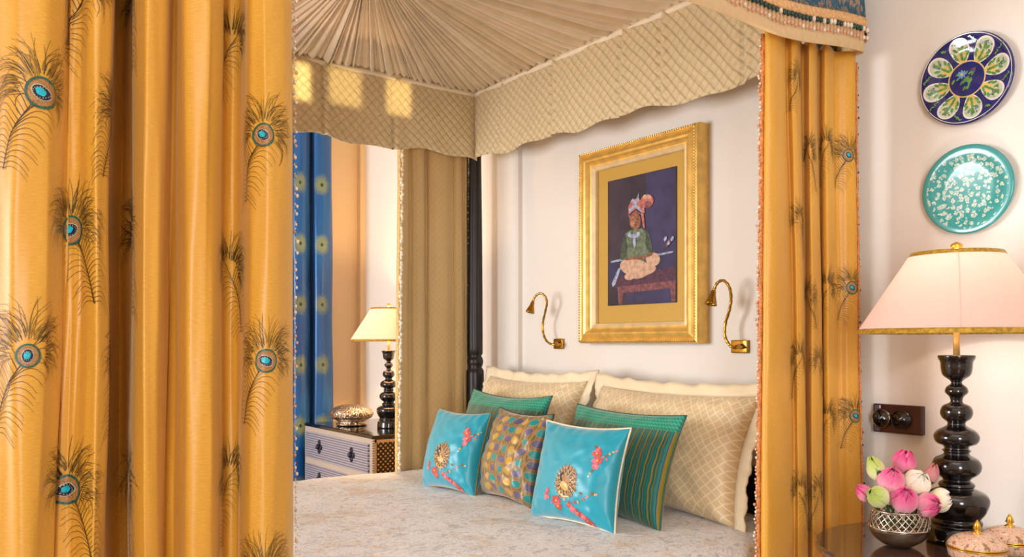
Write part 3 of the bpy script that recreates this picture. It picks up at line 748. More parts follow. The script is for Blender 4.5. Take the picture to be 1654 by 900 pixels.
def peacock(parent, P, sc=1.0, mirror=1):
    """embroidered bird and blossoms on a turquoise cushion"""
    S = lambda a, b: P.S(min(a + .056, P.w / 2 * .97), b + .008); rnd = random.Random(2)
    bm = bmesh.new(); cx, cy = -.035 * sc, -.035 * sc
    patch(bm, S, cx, cy, .036 * sc, .044 * sc, -.2, .0010, 5, wob=0)
    for k in range(60):
        a = 2 * PI * k / 60; r0, r1 = .016 * sc, (.046 + .004 * rnd.random()) * sc
        ribbon(bm, S, [(cx + r * math.cos(a) * .86, cy + r * math.sin(a)) for r in (r0, (r0 + r1) / 2, r1)], .0018, .0016, (0, 2, 3)[k % 3])
    for r in (.020, .029, .037):
        for k in range(int(r * 900)):
            a = 2 * PI * k / int(r * 900) + r * 50; patch(bm, S, cx + r * sc * math.cos(a) * .86, cy + r * sc * math.sin(a), .0019 * sc, .0019 * sc, 0, .0022, 3 if k % 2 else 4, n=6, rings=1)
    ribbon(bm, S, [(cx - .012 * sc, cy + .022 * sc), (cx - .022 * sc, cy + .018 * sc), (cx - .017 * sc, cy + .004 * sc), (cx - .006 * sc, cy - .008 * sc), (cx + .006 * sc, cy - .014 * sc)], .007 * sc, .0026, 3)
    patch(bm, S, cx, cy - .012 * sc, .016 * sc, .010 * sc, -.5, .0028, 2)
    ribbon(bm, S, [(cx - .020 * sc, cy - .03 * sc), (cx - .004 * sc, cy - .042 * sc), (cx + .016 * sc, cy - .040 * sc)], .008 * sc, .0024, 6)
    ob('bird_embroidery', bm, [M['thread_tan'], M['thread_olive'], M['thread_gold'], M['thread_navy'], M['thread_silver'], M['thread_tan'], M['thread_gold']], parent)
    def spray(pts, seed):
        rn = random.Random(seed); bm = bmesh.new()
        for (a, b, r, mi) in pts:
            for k in range(6):
                t = 2 * PI * k / 6 + rn.random(); patch(bm, S, (a + .55 * r * math.cos(t)) * sc, (b + .55 * r * math.sin(t)) * sc, .52 * r * sc, .40 * r * sc, t, .0012 + .0002 * (k % 2), mi if rn.random() < .75 else 1, n=10, rings=1)
            patch(bm, S, a * sc, b * sc, .22 * r * sc, .22 * r * sc, 0, .002, 2, n=8, rings=1)
        return bm
    mats = [M['thread_red'], M['thread_pink'], M['thread_gold'], M['thread_olive'], M['thread_silver']]
    bm = spray([(-.105, -.085, .012, 1), (-.10, -.070, .009, 0), (-.065, -.092, .016, 0), (-.058, -.108, .012, 0), (-.020, -.098, .009, 0), (-.008, -.108, .011, 1), (.008, -.116, .012, 0), (.022, -.124, .010, 1), (.035, -.132, .011, 0), (.045, -.138, .009, 0)], 1)
    for k, (a, b) in enumerate([(-.01, -.07), (0, -.055), (.012, -.085), (.03, -.075), (.042, -.065), (.055, -.055), (-.035, -.085), (-.045, -.078), (-.085, -.10), (.02, -.06), (.065, -.056), (.0, -.088)]):
        patch(bm, S, a * sc, b * sc, .005 * sc, .0035 * sc, k, .0014, (1, 3, 2, 0)[k % 4], n=8, rings=1)
    ribbon(bm, S, [(-.03 * sc, -.10 * sc), (.0, -.09 * sc), (.03 * sc, -.07 * sc), (.06 * sc, -.05 * sc)], .0014, .0012, 3); ribbon(bm, S, [(-.02 * sc, -.09 * sc), (-.008 * sc, -.07 * sc), (.006 * sc, -.045 * sc)], .0014, .0012, 3)
    ob('flower_embroidery', bm, mats, parent)
    bm = spray([(.045, .052, .014, 0), (.050, .034, .016, 0), (.042, .064, .009, 0), (.050, .018, .011, 1)], 5)
    for k, (a, b) in enumerate([(.066, .045), (.073, .050), (.080, .056), (.087, .062), (.094, .066), (.044, .005), (.040, -.004), (.036, -.012), (.076, .040), (.034, .072)]):
        patch(bm, S, a * sc, b * sc, .0042 * sc, .0028 * sc, k, .0014, (1, 3, 2, 4)[k % 4], n=8, rings=1)
    ribbon(bm, S, [(.05 * sc, .03 * sc), (.07 * sc, .046 * sc), (.095 * sc, .066 * sc)], .0012, .0012, 3); ribbon(bm, S, [(.048 * sc, .02 * sc), (.042 * sc, .0), (.034 * sc, -.014 * sc)], .0012, .0012, 3)
    ob('flower_embroidery', bm, mats, parent)

def cushion(name, label, cat, bl, br, h, T, lean, m, seed, pip=None, k=.06, sink=.008, group=None, wscale=1.06, roll=0, pucker=.0035, ex=.45):
    mat, w = orient(bl, br, lean, .703 - sink, roll); P = Pillow(w * wscale, h, T, seed, k, pucker, ex)
    e = empty(name, (0, 0, 0), label, cat, group); put(e, mat)
    P.mesh('cover', m, e)
    if pip: P.piping(.0032, pip, e)
    return e, P
# shams at the back
e, P = cushion('pillow_sham', 'cream diamond-patterned flanged pillow, large one at the right end of the bed', 'pillow', (-2.42, 2.09), (-1.63, 2.035), .415, .24, R_(17), M['sham'], 1.3, None, .09, .015, 'cream flanged pillows', 1.0, 0, .010, .36)
P.flange(.045, M['sham'], e)
e, P = cushion('pillow_sham', 'cream flanged pillow at the far left, tucked behind the green cushion', 'pillow', (-3.19, 2.09), (-2.50, 2.09), .43, .22, R_(17), M['sham'], 4.1, None, .11, .015, 'cream flanged pillows', 1.0, 0, .010, .38)
P.flange(.045, M['cream_silk'], e)
# green cushions
e, P = cushion('cushion', 'green cushion with vertical olive stripes leaning on the right cream pillow', 'cushion', (-2.27, 1.86), (-1.735, 1.805), .355, .14, R_(17), M['stripe'], 6.3, None, .09, .01, 'green striped cushions')
P.piping(.003, M['thread_green'], e)
e, P = cushion('cushion', 'green cushion with only its ribbed top showing behind the turquoise and spotted pair', 'cushion', (-3.00, 1.90), (-2.44, 1.86), .375, .19, R_(16), M['stripe'], 8.8, None, .13, .01, 'green striped cushions')
P.piping(.003, M['thread_green'], e)
# front row
e, P = cushion('cushion', 'turquoise silk cushion with embroidered peacock, leftmost of the front row', 'cushion', (-2.79, 1.63), (-2.50, 1.665), .31, .16, R_(15), M['turq'], 2.2, M['thread_olive'], .09, .006, 'turquoise peacock cushions'); peacock(e, P, 1.1)
e, P = cushion('cushion', 'olive cushion with teal, purple and gold spots between the turquoise ones', 'cushion', (-2.52, 1.72), (-2.18, 1.685), .325, .16, R_(14), M['dots'], 5.2, M['thread_dark'], .10, .006, None, 1.06, 0, .008)
e, P = cushion('cushion', 'turquoise silk cushion with embroidered peacock, rightmost and nearest of the front row', 'cushion', (-2.10, 1.625), (-1.775, 1.665), .312, .145, R_(14), M['turq'], 3.1, M['cream_silk'], .09, .006, 'turquoise peacock cushions'); peacock(e, P, 1.12)

# ------------------------------------------------------------------ framed painting
PX0, PX1, PZ0, PZ1 = -2.682, -2.028, 1.250, 2.054; YFR = 2.315
pic = empty('framed_painting', ((PX0 + PX1) / 2, YN, PZ0), 'large gilt-framed portrait of a seated child in a turban above the bed', 'painting')
def frame_sweep(name, x0, x1, z0, z1, prof, m, parent, beads=0):
    bm = bmesh.new(); rings = []
    for cx, cz, sx, sz in ((x0, z0, 1, 1), (x1, z0, -1, 1), (x1, z1, -1, -1), (x0, z1, 1, -1)):
        rings.append([bm.verts.new((cx + sx * a, y, cz + sz * a)) for a, y in prof])
    for k in range(4):
        A, B = rings[k], rings[(k + 1) % 4]
        for j in range(len(prof) - 1): bm.faces.new((A[j], B[j], B[j + 1], A[j + 1]))
    if beads:
        st = .011; a = beads
        for (ax, az, bx_, bz) in ((x0 + a, z0 + a, x1 - a, z0 + a), (x0 + a, z1 - a, x1 - a, z1 - a), (x0 + a, z0 + a, x0 + a, z1 - a), (x1 - a, z0 + a, x1 - a, z1 - a)):
            L = math.hypot(bx_ - ax, bz - az); n_ = int(L / st)
            for k in range(n_ + 1): ball(bm, (ax + (bx_ - ax) * k / n_, YFR + .001, az + (bz - az) * k / n_), .0045, 0, 1)
    bmesh.ops.recalc_face_normals(bm, faces=bm.faces); return ob(name, bm, m, parent, smooth=False)
mould = [(0, YN - .002), (0, YFR + .02), (.004, YFR + .008), (.010, YFR + .002), (.016, YFR + .004), (.020, YFR + .010), (.028, YFR + .004), (.038, YFR), (.046, YFR + .003), (.052, YFR + .012), (.060, YFR + .018), (.066, YFR + .02), (.066, YN - .02)]
frame_sweep('frame', PX0, PX1, PZ0, PZ1, mould, M['gilt_wood'], pic, .010)
a_ = .066; frame_sweep('liner', PX0 + a_, PX1 - a_, PZ0 + a_, PZ1 - a_, [(0, YFR + .02), (.004, YFR + .016), (.016, YFR + .028), (.018, YFR + .04)], M['gilt_pale'], pic)
def make_mount():
    s = NB('gold_silk_mount', .5, .1, .4, .2); w = s.noise(120, 3, s.scale(s.coord(), 1, 1, 8)); s.color(s.mix(w, srgb(172, 132, 48), srgb(204, 164, 76))); s.bump(w, .1, .002); return s.m
bm = bmesh.new(); box(bm, ((PX0 + PX1) / 2, YFR + .045, (PZ0 + PZ1) / 2), (PX1 - PX0 - .13, .006, PZ1 - PZ0 - .13)); ob('mount', bm, make_mount(), pic, smooth=False)
CXa, CXb, CZa, CZb, YCV = -2.535, -2.158, CAMH + .155, CAMH + .668, YFR + .0385
def cmat(n_, c, v=.38, sc=60): return plain(n_, c, .7, var=v, scale=sc)
cm = [cmat('paint_dusk_purple', srgb(54, 40, 52), .35, 9), cmat('paint_indigo', srgb(52, 46, 80), .3, 12), cmat('paint_plum', srgb(78, 44, 62), .3), cmat('paint_skin', srgb(132, 84, 60)), cmat('paint_green', srgb(98, 108, 84)), cmat('paint_coral', srgb(176, 98, 90)),
      cmat('paint_cream', srgb(192, 154, 128), .2), cmat('paint_pale_blue', srgb(150, 158, 180)), cmat('paint_dark', srgb(40, 26, 26)), cmat('paint_rose_brown', srgb(120, 70, 74)), cmat('paint_dark_green', srgb(64, 74, 58)), cmat('paint_light_skin', srgb(168, 112, 82))]
bm = bmesh.new(); box(bm, ((CXa + CXb) / 2, YCV + .001, (CZa + CZb) / 2), (CXb - CXa, .003, CZb - CZa))
cv_i = [0]
def C2(a, b): return CXa + (CXb - CXa) * (a - 60) / 418.0, CZb - (CZb - CZa) * (b - (125 - 97 * (a - 60) / 418.0)) / ((875 - 17 * (a - 60) / 418.0) - (125 - 97 * (a - 60) / 418.0))
def cpoly(pts, mi):
    cv_i[0] += 1; y = YCV - .0006 - .00012 * cv_i[0]; vs_ = [bm.verts.new((C2(a, b)[0], y, C2(a, b)[1])) for a, b in pts]; f = bm.faces.new(vs_); f.material_index = mi
def cell(a, b, ra, rb, mi, ang=0, n=18):
    cpoly([(a + ra * math.cos(t) * math.cos(ang) - rb * math.sin(t) * math.sin(ang), b + ra * math.cos(t) * math.sin(ang) + rb * math.sin(t) * math.cos(ang)) for t in lin(0, 2 * PI, n + 1)[:-1]], mi)
cpoly([(300, 75), (474, 36), (474, 855), (300, 862)], 1); cpoly([(62, 615), (474, 580), (474, 740), (62, 745)], 1); cpoly([(100, 700), (474, 640), (474, 720), (110, 770)], 2)
cpoly([(120, 760), (474, 725), (474, 770), (130, 800)], 9); cpoly([(125, 775), (165, 775), (150, 868), (132, 868)], 9); cpoly([(440, 745), (474, 745), (474, 850), (452, 850)], 9); cpoly([(180, 800), (440, 770), (440, 840), (180, 860)], 1)
cpoly([(80, 605), (140, 592), (300, 575), (440, 548), (462, 545), (455, 556), (300, 590), (140, 606), (82, 615)], 7)
cpoly([(130, 650), (150, 640), (110, 745), (92, 765), (88, 740)], 7)
cpoly([(210, 415), (275, 405), (315, 430), (335, 540), (330, 600), (170, 610), (140, 590), (160, 470), (180, 432)], 4); cpoly([(140, 590), (158, 470), (178, 440), (190, 520), (180, 590)], 10); cpoly([(300, 420), (325, 440), (345, 545), (320, 560), (300, 500)], 10)
cell(200, 640, 60, 45, 6, .3); cell(270, 660, 95, 38, 6, -.15); cell(345, 595, 42, 42, 6); cell(245, 625, 70, 30, 6, .1); cell(200, 700, 30, 20, 6); cell(270, 690, 50, 18, 6, -.3)
cpoly([(170, 585), (300, 570), (360, 545), (340, 570), (290, 590), (180, 600)], 3)
cell(238, 362, 36, 52, 3); cell(225, 365, 16, 34, 11); cell(224, 350, 7, 3, 8, n=8); cell(255, 350, 7, 3, 8, n=8); cell(238, 385, 10, 3, 8, n=8); cell(240, 368, 5, 9, 9, n=8)
cpoly([(198, 330), (195, 280), (215, 232), (262, 222), (292, 262), (298, 310), (270, 322), (240, 305), (205, 345)], 5); cpoly([(200, 290), (240, 255), (285, 300), (280, 312), (240, 278), (203, 310)], 7); cpoly([(210, 250), (225, 225), (240, 245), (262, 190), (262, 240), (240, 262)], 7)
cpoly([(200, 320), (245, 286), (290, 318), (286, 328), (244, 298), (204, 334)], 2)
cell(312, 240, 38, 42, 5, .4); cell(318, 262, 22, 22, 9); cell(322, 215, 16, 10, 6, .3); cell(300, 215, 12, 14, 6)
cpoly([(275, 310), (292, 320), (300, 400), (290, 410)], 5)
cell(232, 452, 30, 12, 7); cell(236, 490, 10, 32, 7); cell(205, 445, 12, 14, 7, .6); cell(262, 440, 12, 14, 7, -.6)
for k in range(5): cell(420 + 10 * k, 470 + 12 * ((k * 7) % 4), 8, 16, (7, 9)[k % 2], .3, 8)
o = ob('painted_canvas', bm, cm, pic, smooth=False); o['label'] = 'painted portrait of a turbaned child seated cross-legged on a low table'
keep(pic)

# ------------------------------------------------------------------ wall reading lamps
def wall_lamp(label, bc, bw, bh, path, head_end, sc):
    e = empty('wall_lamp', (bc.x, YN, bc.z), label, 'wall lamp', 'brass gooseneck reading lamps')
    bm = bmesh.new(); box(bm, (bc.x, YN - .007, bc.z), (bw, .014, bh), bev=.003)
    for sx in (-.35, .35): ball(bm, (bc.x + sx * bw, YN - .015, bc.z), .004, 0, 1)
    ob('base_plate', bm, M['brass'], e)
    bm = bmesh.new(); lathe(bm, [(.010, 0), (.010, .02), (.006, .028), (.006, .034)], 16)
    bmesh.ops.rotate(bm, cent=(0, 0, 0), matrix=Matrix.Rotation(R_(90), 3, 'X'), verts=bm.verts); bmesh.ops.translate(bm, vec=(bc.x + bw * .18, YN - .012, bc.z), verts=bm.verts); ob('knob', bm, M['brass'], e)
    P_ = smooth_prof([tuple(p) for p in path], 10); bm = bmesh.new(); tube(bm, P_, .0052 * sc, 10, twist=lambda a, i: .14 * math.sin(2 * a + i * 1.1)); ob('gooseneck', bm, M['brass'], e)
    a = Vector(P_[-1]); d = (Vector(head_end) - a); ln = d.length; d.normalize()
    bm = bmesh.new(); lathe(bm, [(.007 * sc, 0), (.009 * sc, ln * .1), (.010 * sc, ln * .3), (.017 * sc, ln * .7), (.021 * sc, ln * .93), (.022 * sc, ln), (.019 * sc, ln), (.017 * sc, ln * .85)], 24, cap=False)
    mt = Matrix.Translation(a) @ d.to_track_quat('Z', 'Y').to_matrix().to_4x4(); bm.transform(mt); h = ob('lamp_head', bm, M['brass'], e)
    bm = bmesh.new(); lathe(bm, [(.0005, ln * .84), (.0165 * sc, ln * .86)], 24, cap=False); bm.transform(mt); ob('reflector', bm, M['hole'], h)
    keep(e); h.matrix_parent_inverse = Matrix.Translation(-e.location)
def pth(lst): return [atY(u, v, y) for u, v, y in lst]
b1 = atY(902, 555.5, YN - .01); wall_lamp('brass gooseneck reading lamp on the wall left of the painting', b1, .062, .046, pth([(906, 556, 2.36), (897, 557, 2.33), (885, 553, 2.32), (878, 540, 2.32), (877, 522, 2.32), (881, 503, 2.315), (883.5, 488, 2.31), (879, 477, 2.30), (871, 474.5, 2.29), (864, 480, 2.28), (861, 487, 2.275)]), tuple(atY(856, 505, 2.26)), .95)
b2 = atY(1194.5, 560, YN - .01); wall_lamp('brass gooseneck reading lamp on the wall right of the painting, beside the ochre curtain', b2, .070, .046, pth([(1199, 561, 2.36), (1188, 562, 2.33), (1178, 557, 2.32), (1171, 542, 2.32), (1172, 522, 2.32), (1178, 502, 2.315), (1181, 482, 2.31), (1178, 464, 2.30), (1169, 453.5, 2.29), (1159, 457, 2.28), (1153, 469, 2.275)]), tuple(atY(1148, 492, 2.26)), 1.0)

# ------------------------------------------------------------------ wall plates
def dish(bm, R, mi=0, seg=64):
    pr = [(R, .012), (R * .99, .016), (R * .96, .0175), (R * .72, .010), (R * .66, .006), (R * .5, .0045), (.0005, .004)]
    lathe(bm, pr, seg, cap=False, mi=mi); lathe(bm, [(R * .5, -.006), (R * .55, -.004), (R * .9, .008), (R, .012)], seg, cap=False, mi=mi)
def dz(r, R):
    q = r / R
    return .004 + (.0005 * q / .5 if q < .5 else .0005 + .0015 * (q - .5) / .16 if q < .66 else .002 + .004 * (q - .66) / .06 if q < .72 else .006 + .0075 * (q - .72) / .24)
def PS(R): return lambda a, b: (Vector((a, b, dz(math.hypot(a, b), R))), Vector((0, 0, 1)))
rotp = Matrix.Rotation(R_(90), 4, 'X')
def ppoly(bm, S, pts, off, mi):
    c = (sum(p[0] for p in pts) / len(pts), sum(p[1] for p in pts) / len(pts)); rows = []
    for t in (.02, .35, .7, 1.0): rows.append([bm.verts.new(S(c[0] + (a - c[0]) * t, c[1] + (b - c[1]) * t)[0] + Vector((0, 0, off))) for a, b in pts])
    n_ = len(pts)
    for j in range(3):
        for k in range(n_): bm.faces.new((rows[j][k], rows[j + 1][k], rows[j + 1][(k + 1) % n_], rows[j][(k + 1) % n_])).material_index = mi
gl = dict(rough=.12, coat=.5)
m_cob = plain('cobalt_glaze', srgb(30, 32, 96), .15, var=.2, scale=30, coat=.5); m_whi = plain('white_glaze', srgb(216, 212, 206), .15, var=.05, coat=.5); m_yel = plain('yellow_glaze', srgb(206, 176, 104), .15, var=.15, coat=.5)
m_grn = plain('green_glaze', srgb(92, 138, 70), .15, var=.3, scale=80, coat=.5); m_pur = plain('purple_glaze', srgb(90, 62, 84), .2, var=.3, coat=.5); m_cel = plain('celadon_glaze', srgb(186, 190, 160), .15, var=.15, scale=90, coat=.5); m_lbl = plain('light_blue_glaze', srgb(96, 146, 190), .15, var=.2, coat=.5)
pA = atY(1565, 129, YB); RA = .124
e = empty('wall_plate', (pA.x, YB - .007, pA.z), 'cobalt blue ceramic plate with white petals hanging above the teal plate', 'plate')
e.rotation_euler = (R_(90), 0, 0)
bm = bmesh.new(); dish(bm, RA); ob('dish', bm, m_cob, e)
bm = bmesh.new(); S = PS(RA); K = 8
for k in range(K):
    a = 2 * PI * k / K + .2
    def petal(r0, r1, wd): return [((r0 + (r1 - r0) * (.5 - .5 * math.cos(t))) * math.cos(a) - wd * math.sin(t) * (.55 + .45 * math.sin(t / 2) ** 2) * math.sin(a), (r0 + (r1 - r0) * (.5 - .5 * math.cos(t))) * math.sin(a) + wd * math.sin(t) * (.55 + .45 * math.sin(t / 2) ** 2) * math.cos(a)) for t in lin(0, 2 * PI, 25)[:-1]]
    ppoly(bm, S, petal(RA * .36, RA * .93, RA * .262), .0006, 0); ppoly(bm, S, petal(RA * .40, RA * .89, RA * .215), .0008, 6); ppoly(bm, S, petal(RA * .38, RA * .62, RA * .15), .0009, 1)
    rn = random.Random(k)
    for q in range(13):
        rr_ = RA * (.46 + .029 * q); w_ = RA * .14 * math.sin(PI * min(1, .15 + q / 13)); sd = (-1, 0, 1)[q % 3]
        patch(bm, S, rr_ * math.cos(a) - sd * w_ * math.sin(a), rr_ * math.sin(a) + sd * w_ * math.cos(a), RA * .062, RA * .030, a + sd * .7, .0012, 2, n=8, rings=1)
    for q in range(7):
        rr_ = RA * (.66 + .03 * rn.random() * 6); w_ = RA * .13 * rn.uniform(-1, 1); patch(bm, S, rr_ * math.cos(a) - w_ * math.sin(a), rr_ * math.sin(a) + w_ * math.cos(a), RA * .02, RA * .016, 0, .0013, (3, 5)[q % 2], n=7, rings=1)
    a2 = a + PI / K
    for q in range(5): patch(bm, S, RA * (.80 + .025 * q) * math.cos(a2 + .045 * (q - 2) * (1 if k % 2 else -1)), RA * (.80 + .025 * q) * math.sin(a2 + .045 * (q - 2)), RA * .034, RA * .017, a2 + q * 1.3, .0012, 2, n=8, rings=1)
patch(bm, S, 0, 0, RA * .40, RA * .40, 0, .0014, 1, inner=.93, rings=1, n=40); patch(bm, S, 0, 0, RA * .375, RA * .375, 0, .0014, 4, n=40); patch(bm, S, 0, 0, RA * .97, RA * .97, 0, .0009, 0, inner=.985, rings=1, n=60)
rn = random.Random(9)
for q in range(22):
    a = rn.uniform(0, 2 * PI); r = RA * .3 * math.sqrt(rn.random()); patch(bm, S, r * math.cos(a), r * math.sin(a), RA * .055, RA * .022, rn.uniform(.5, 1.3), .0019, 2, n=8, rings=1)
for k in range(8): patch(bm, S, -RA * .1 + RA * .06 * math.cos(k * PI / 4), RA * .12 + RA * .06 * math.sin(k * PI / 4), RA * .04, RA * .022, k * PI / 4, .0022, 5, n=8, rings=1)
patch(bm, S, -RA * .1, RA * .12, RA * .03, RA * .03, 0, .0026, 1, n=10, rings=1); patch(bm, S, RA * .14, RA * .17, RA * .05, RA * .04, 0, .0022, 3, n=10, rings=1)
ob('painted_petals', bm, [m_whi, m_yel, m_grn, m_pur, m_cob, m_lbl, m_cel], e)
def make_teal():
    s = NB('turquoise_flower_glaze', .22, 0, .5, 0, .5); c0 = s.coord()
    wob = s.noise(26, 3); mp = s.n('ShaderNodeVectorMath'); mp.operation = 'ADD'; s.link(c0, mp.inputs[0]); s.link(s.comb(s.ma('MULTIPLY', wob, .012), s.ma('MULTIPLY', s.noise(31, 2), .012), 0.0), mp.inputs[1])
    v = s.vor(66, mp.outputs[0], 'F1', rnd=.75); v2 = s.vor(190, c0, 'F1')
    base = s.mix(s.noise(60, 3), srgb(34, 134, 136), srgb(72, 166, 164)); f = s.smooth(s.ma('ADD', v, s.ma('MULTIPLY', s.ma('SUBTRACT', v2, .4), .35)), .50, .42)
    pet = s.smooth(v2, .5, .3); c = s.mix(f, base, srgb(206, 216, 200)); c = s.mix(s.ma('MULTIPLY', s.smooth(v, .16, .08), .6), c, srgb(88, 120, 150)); c = s.mix(s.ma('MULTIPLY', s.ma('SUBTRACT', 1.0, pet), .4), c, srgb(50, 150, 146))
    x, y, z = s.sep(c0); r = s.ma('SQRT', s.ma('ADD', s.ma('POWER', x, 2.0), s.ma('POWER', y, 2.0)))
    s.color(s.mix(s.smooth(r, .106, .109), c, srgb(56, 146, 144))); return s.m
pB = atY(1567, 307, YB); RB = .121
bm = bmesh.new(); dish(bm, RB); o = ob('wall_plate', bm, make_teal()); o.location = (pB.x, YB - .007, pB.z); o.rotation_euler = (R_(90), 0, 0)
tag(o, 'turquoise ceramic plate with small white flowers hanging above the near lamp', 'plate')

# ------------------------------------------------------------------ switch plate
m_mah = plain('dark_mahogany', srgb(58, 18, 20), .3, var=.25, scale=18, coat=.3); m_bak = plain('black_bakelite', srgb(22, 14, 14), .2, var=.1, coat=.4)
sA, sB = atY(1410, 657, YB - .02), atY(1489, 709, YB - .02)
sz0 = CAMH - .262; sz1 = CAMH - .178
e = empty('light_switch', ((sA.x + sB.x) / 2, YB, (sz0 + sz1) / 2), 'mahogany plate with two round black switches on the wall beside the curtain', 'light switch')
bm = bmesh.new(); box(bm, ((sA.x + sB.x) / 2, YB - .010, (sz0 + sz1) / 2), (sB.x - sA.x, .02, sz1 - sz0), bev=.004); ob('wooden_plate', bm, m_mah, e, smooth=False)
for k, fx in enumerate((.20, .60)):
    cx = sA.x + (sB.x - sA.x) * fx; bm = bmesh.new()
    lathe(bm, [(.030, 0), (.030, .004), (.026, .008), (.024, .008), (.020, .012), (.008, .014), (.007, .020), (.0005, .021)], 36, cap=False, fn=(lambda a, r, z: 1 + .02 * math.sin(a * 24)) if k == 0 else None)
    if k == 0: box(bm, (0, 0, .018), (.006, .022, .012))
    bm.transform(Matrix.Translation((cx, YB - .02, (sz0 + sz1) / 2)) @ rotp); d = ob('switch_dial', bm, m_bak, e)
    bm = bmesh.new(); tube(bm, [(cx + .026 * math.cos(t), YB - .029, (sz0 + sz1) / 2 + .026 * math.sin(t)) for t in lin(0, 2 * PI, 40)], .0012, 6, cap=False); q = ob('dial_ring', bm, M['brass'] if k == 0 else m_bak, d)
keep(e)

# ------------------------------------------------------------------ table lamps
def make_shade():
    m = bpy.data.materials.new('cream_silk_shade'); m.use_nodes = True; nt = m.node_tree; nt.nodes.clear()
    out = nt.nodes.new('ShaderNodeOutputMaterial'); mx = nt.nodes.new('ShaderNodeMixShader'); d = nt.nodes.new('ShaderNodeBsdfDiffuse'); t = nt.nodes.new('ShaderNodeBsdfTranslucent'); w = nt.nodes.new('ShaderNodeTexNoise'); w.inputs['Scale'].default_value = 120
    r = nt.nodes.new('ShaderNodeValToRGB'); r.color_ramp.elements[0].color = srgb(244, 218, 206); r.color_ramp.elements[1].color = srgb(252, 232, 222)
    nt.links.new(w.outputs['Fac'], r.inputs[0]); nt.links.new(r.outputs[0], d.inputs[0]); nt.links.new(r.outputs[0], t.inputs[0])
    mx.inputs[0].default_value = .45; nt.links.new(d.outputs[0], mx.inputs[1]); nt.links.new(t.outputs[0], mx.inputs[2]); nt.links.new(mx.outputs[0], out.inputs[0]); return m
M['shade'] = make_shade()
M['candle'] = plain('ivory_gold_stem', srgb(226, 178, 96), .35, .3)
bulbm = NB('lamp_bulb', .4); bulbm.color((1, .85, .6, 1)); bulbm.b.inputs['Emission Color'].default_value = (1, .72, .38, 1); bulbm.b.inputs['Emission Strength'].default_value = 6
def table_lamp(name, loc, s, label, power, color):
    e = empty(name, loc, label, 'table lamp', 'black turned table lamps with cream shades')
    k = .001524 * s; vb = 875
    pts = [(44, 875), (45, 872), (44, 858), (42, 851), (37, 848), (38, 842), (35, 838), (36, 835), (43, 825), (48, 808), (43, 797), (30, 790), (25, 788), (27, 784), (25, 780), (20, 776), (23, 772), (33, 764), (36.5, 753), (32, 742), (20, 735), (19, 731), (21, 728), (18, 725), (20, 721), (30, 716), (33.5, 706), (28, 696), (16, 689), (13, 685), (15, 681), (21, 676), (24, 666), (20, 656), (10, 651), (9, 646), (11, 641), (17, 634), (15, 626), (9, 621), (8, 618), (11, 614), (20, 607), (23, 597), (24, 586), (27, 580), (27.5, 575), (22, 575), (18, 582)]
    bm = bmesh.new(); lathe(bm, [(r * k, (vb - v) * k) for r, v in smooth_prof(pts, 4)], 56); ob('base', bm, M['ebony_gloss'], e)
    bm = bmesh.new(); lathe(bm, [(5 * k, (vb - 581) * k), (5 * k, (vb - 520) * k)], 16); ob('stem', bm, M['candle'], e)
    bm = bmesh.new(); z = (vb - 480) * k; lathe(bm, smooth_prof([(.006, z - .05), (.012, z - .045), (.013, z - .03), (.022, z - .005), (.026, z + .015), (.018, z + .036), (.001, z + .042)], 3), 20); ob('bulb', bm, bulbm.m, e)
    rb, rt, zb, zt = 150 * k, 67 * k, (vb - 539) * k, (vb - 409) * k
    def R(t): return rb + (rt - rb) * t
    bm = bmesh.new(); lathe(bm, [(R(t), zb + (zt - zb) * t) for t in lin(0, 1, 16)], 96, cap=False); o = ob('lamp_shade', bm, M['shade'], e); solidify(o, .0016, 0)
    for t0, t1, nm in ((-.004, .055, 0), (.955, 1.005, 1)):
        bm = bmesh.new(); lathe(bm, [(R(t) + .0016, zb + (zt - zb) * t) for t in lin(t0, t1, 4)] + [(R(t1) - .002, zb + (zt - zb) * t1), (R(t0) - .002, zb + (zt - zb) * t0), (R(t0) + .0016, zb + (zt - zb) * t0)], 96, cap=False)
        q = ob('shade_trim', bm, M['gold_trim'], o)
    for a in (R_(-62), R_(58), R_(178)):
        bm = bmesh.new(); tube(bm, [((R(t) + .0006) * math.cos(a), (R(t) + .0006) * math.sin(a), zb + (zt - zb) * t) for t in lin(.06, .95, 12)], .0009, 5); ob('shade_seam', bm, M['shade'], o)
    bm = bmesh.new()
    for a in (0, 2 * PI / 3, 4 * PI / 3): tube(bm, [(.004 * math.cos(a), .004 * math.sin(a), zt - .004), (rt * math.cos(a), rt * math.sin(a), zt - .004)], .0015, 6)
    lathe(bm, smooth_prof([(4 * k, (vb - 409) * k), (5 * k, (vb - 405) * k), (9 * k, (vb - 400) * k), (8 * k, (vb - 395) * k), (.0004, (vb - 391) * k)], 4), 20); ob('finial', bm, M['gilt'], e)
    l = bpy.data.lights.new('lamp_light', 'POINT'); l.energy = power; l.color = color; l.shadow_soft_size = .035; lo_ = bpy.data.objects.new('lamp_light', l); COL.objects.link(lo_); lo_.parent = e; lo_.location = (0, 0, (vb - 455) * k)
    return e
M['gold_trim'] = plain('gold_braid_trim', srgb(190, 150, 50), .4, .35, var=.3, scale=120, bump=.3)
ZT = .762
LP = atD(1545, V0, 2.05)
table_lamp('table_lamp', (LP.x, LP.y, ZT + .001), 1.0, 'black turned lamp with cream gold-edged shade on the round table at right', 2.7, (1, .95, .90))
ZN = .800
LP2 = atD(628, V0, 4.45)
table_lamp('table_lamp', (LP2.x, LP2.y, ZN + .001), .90, 'black turned lamp glowing on the inlaid chest behind the far curtain', 56, (1, .64, .30))

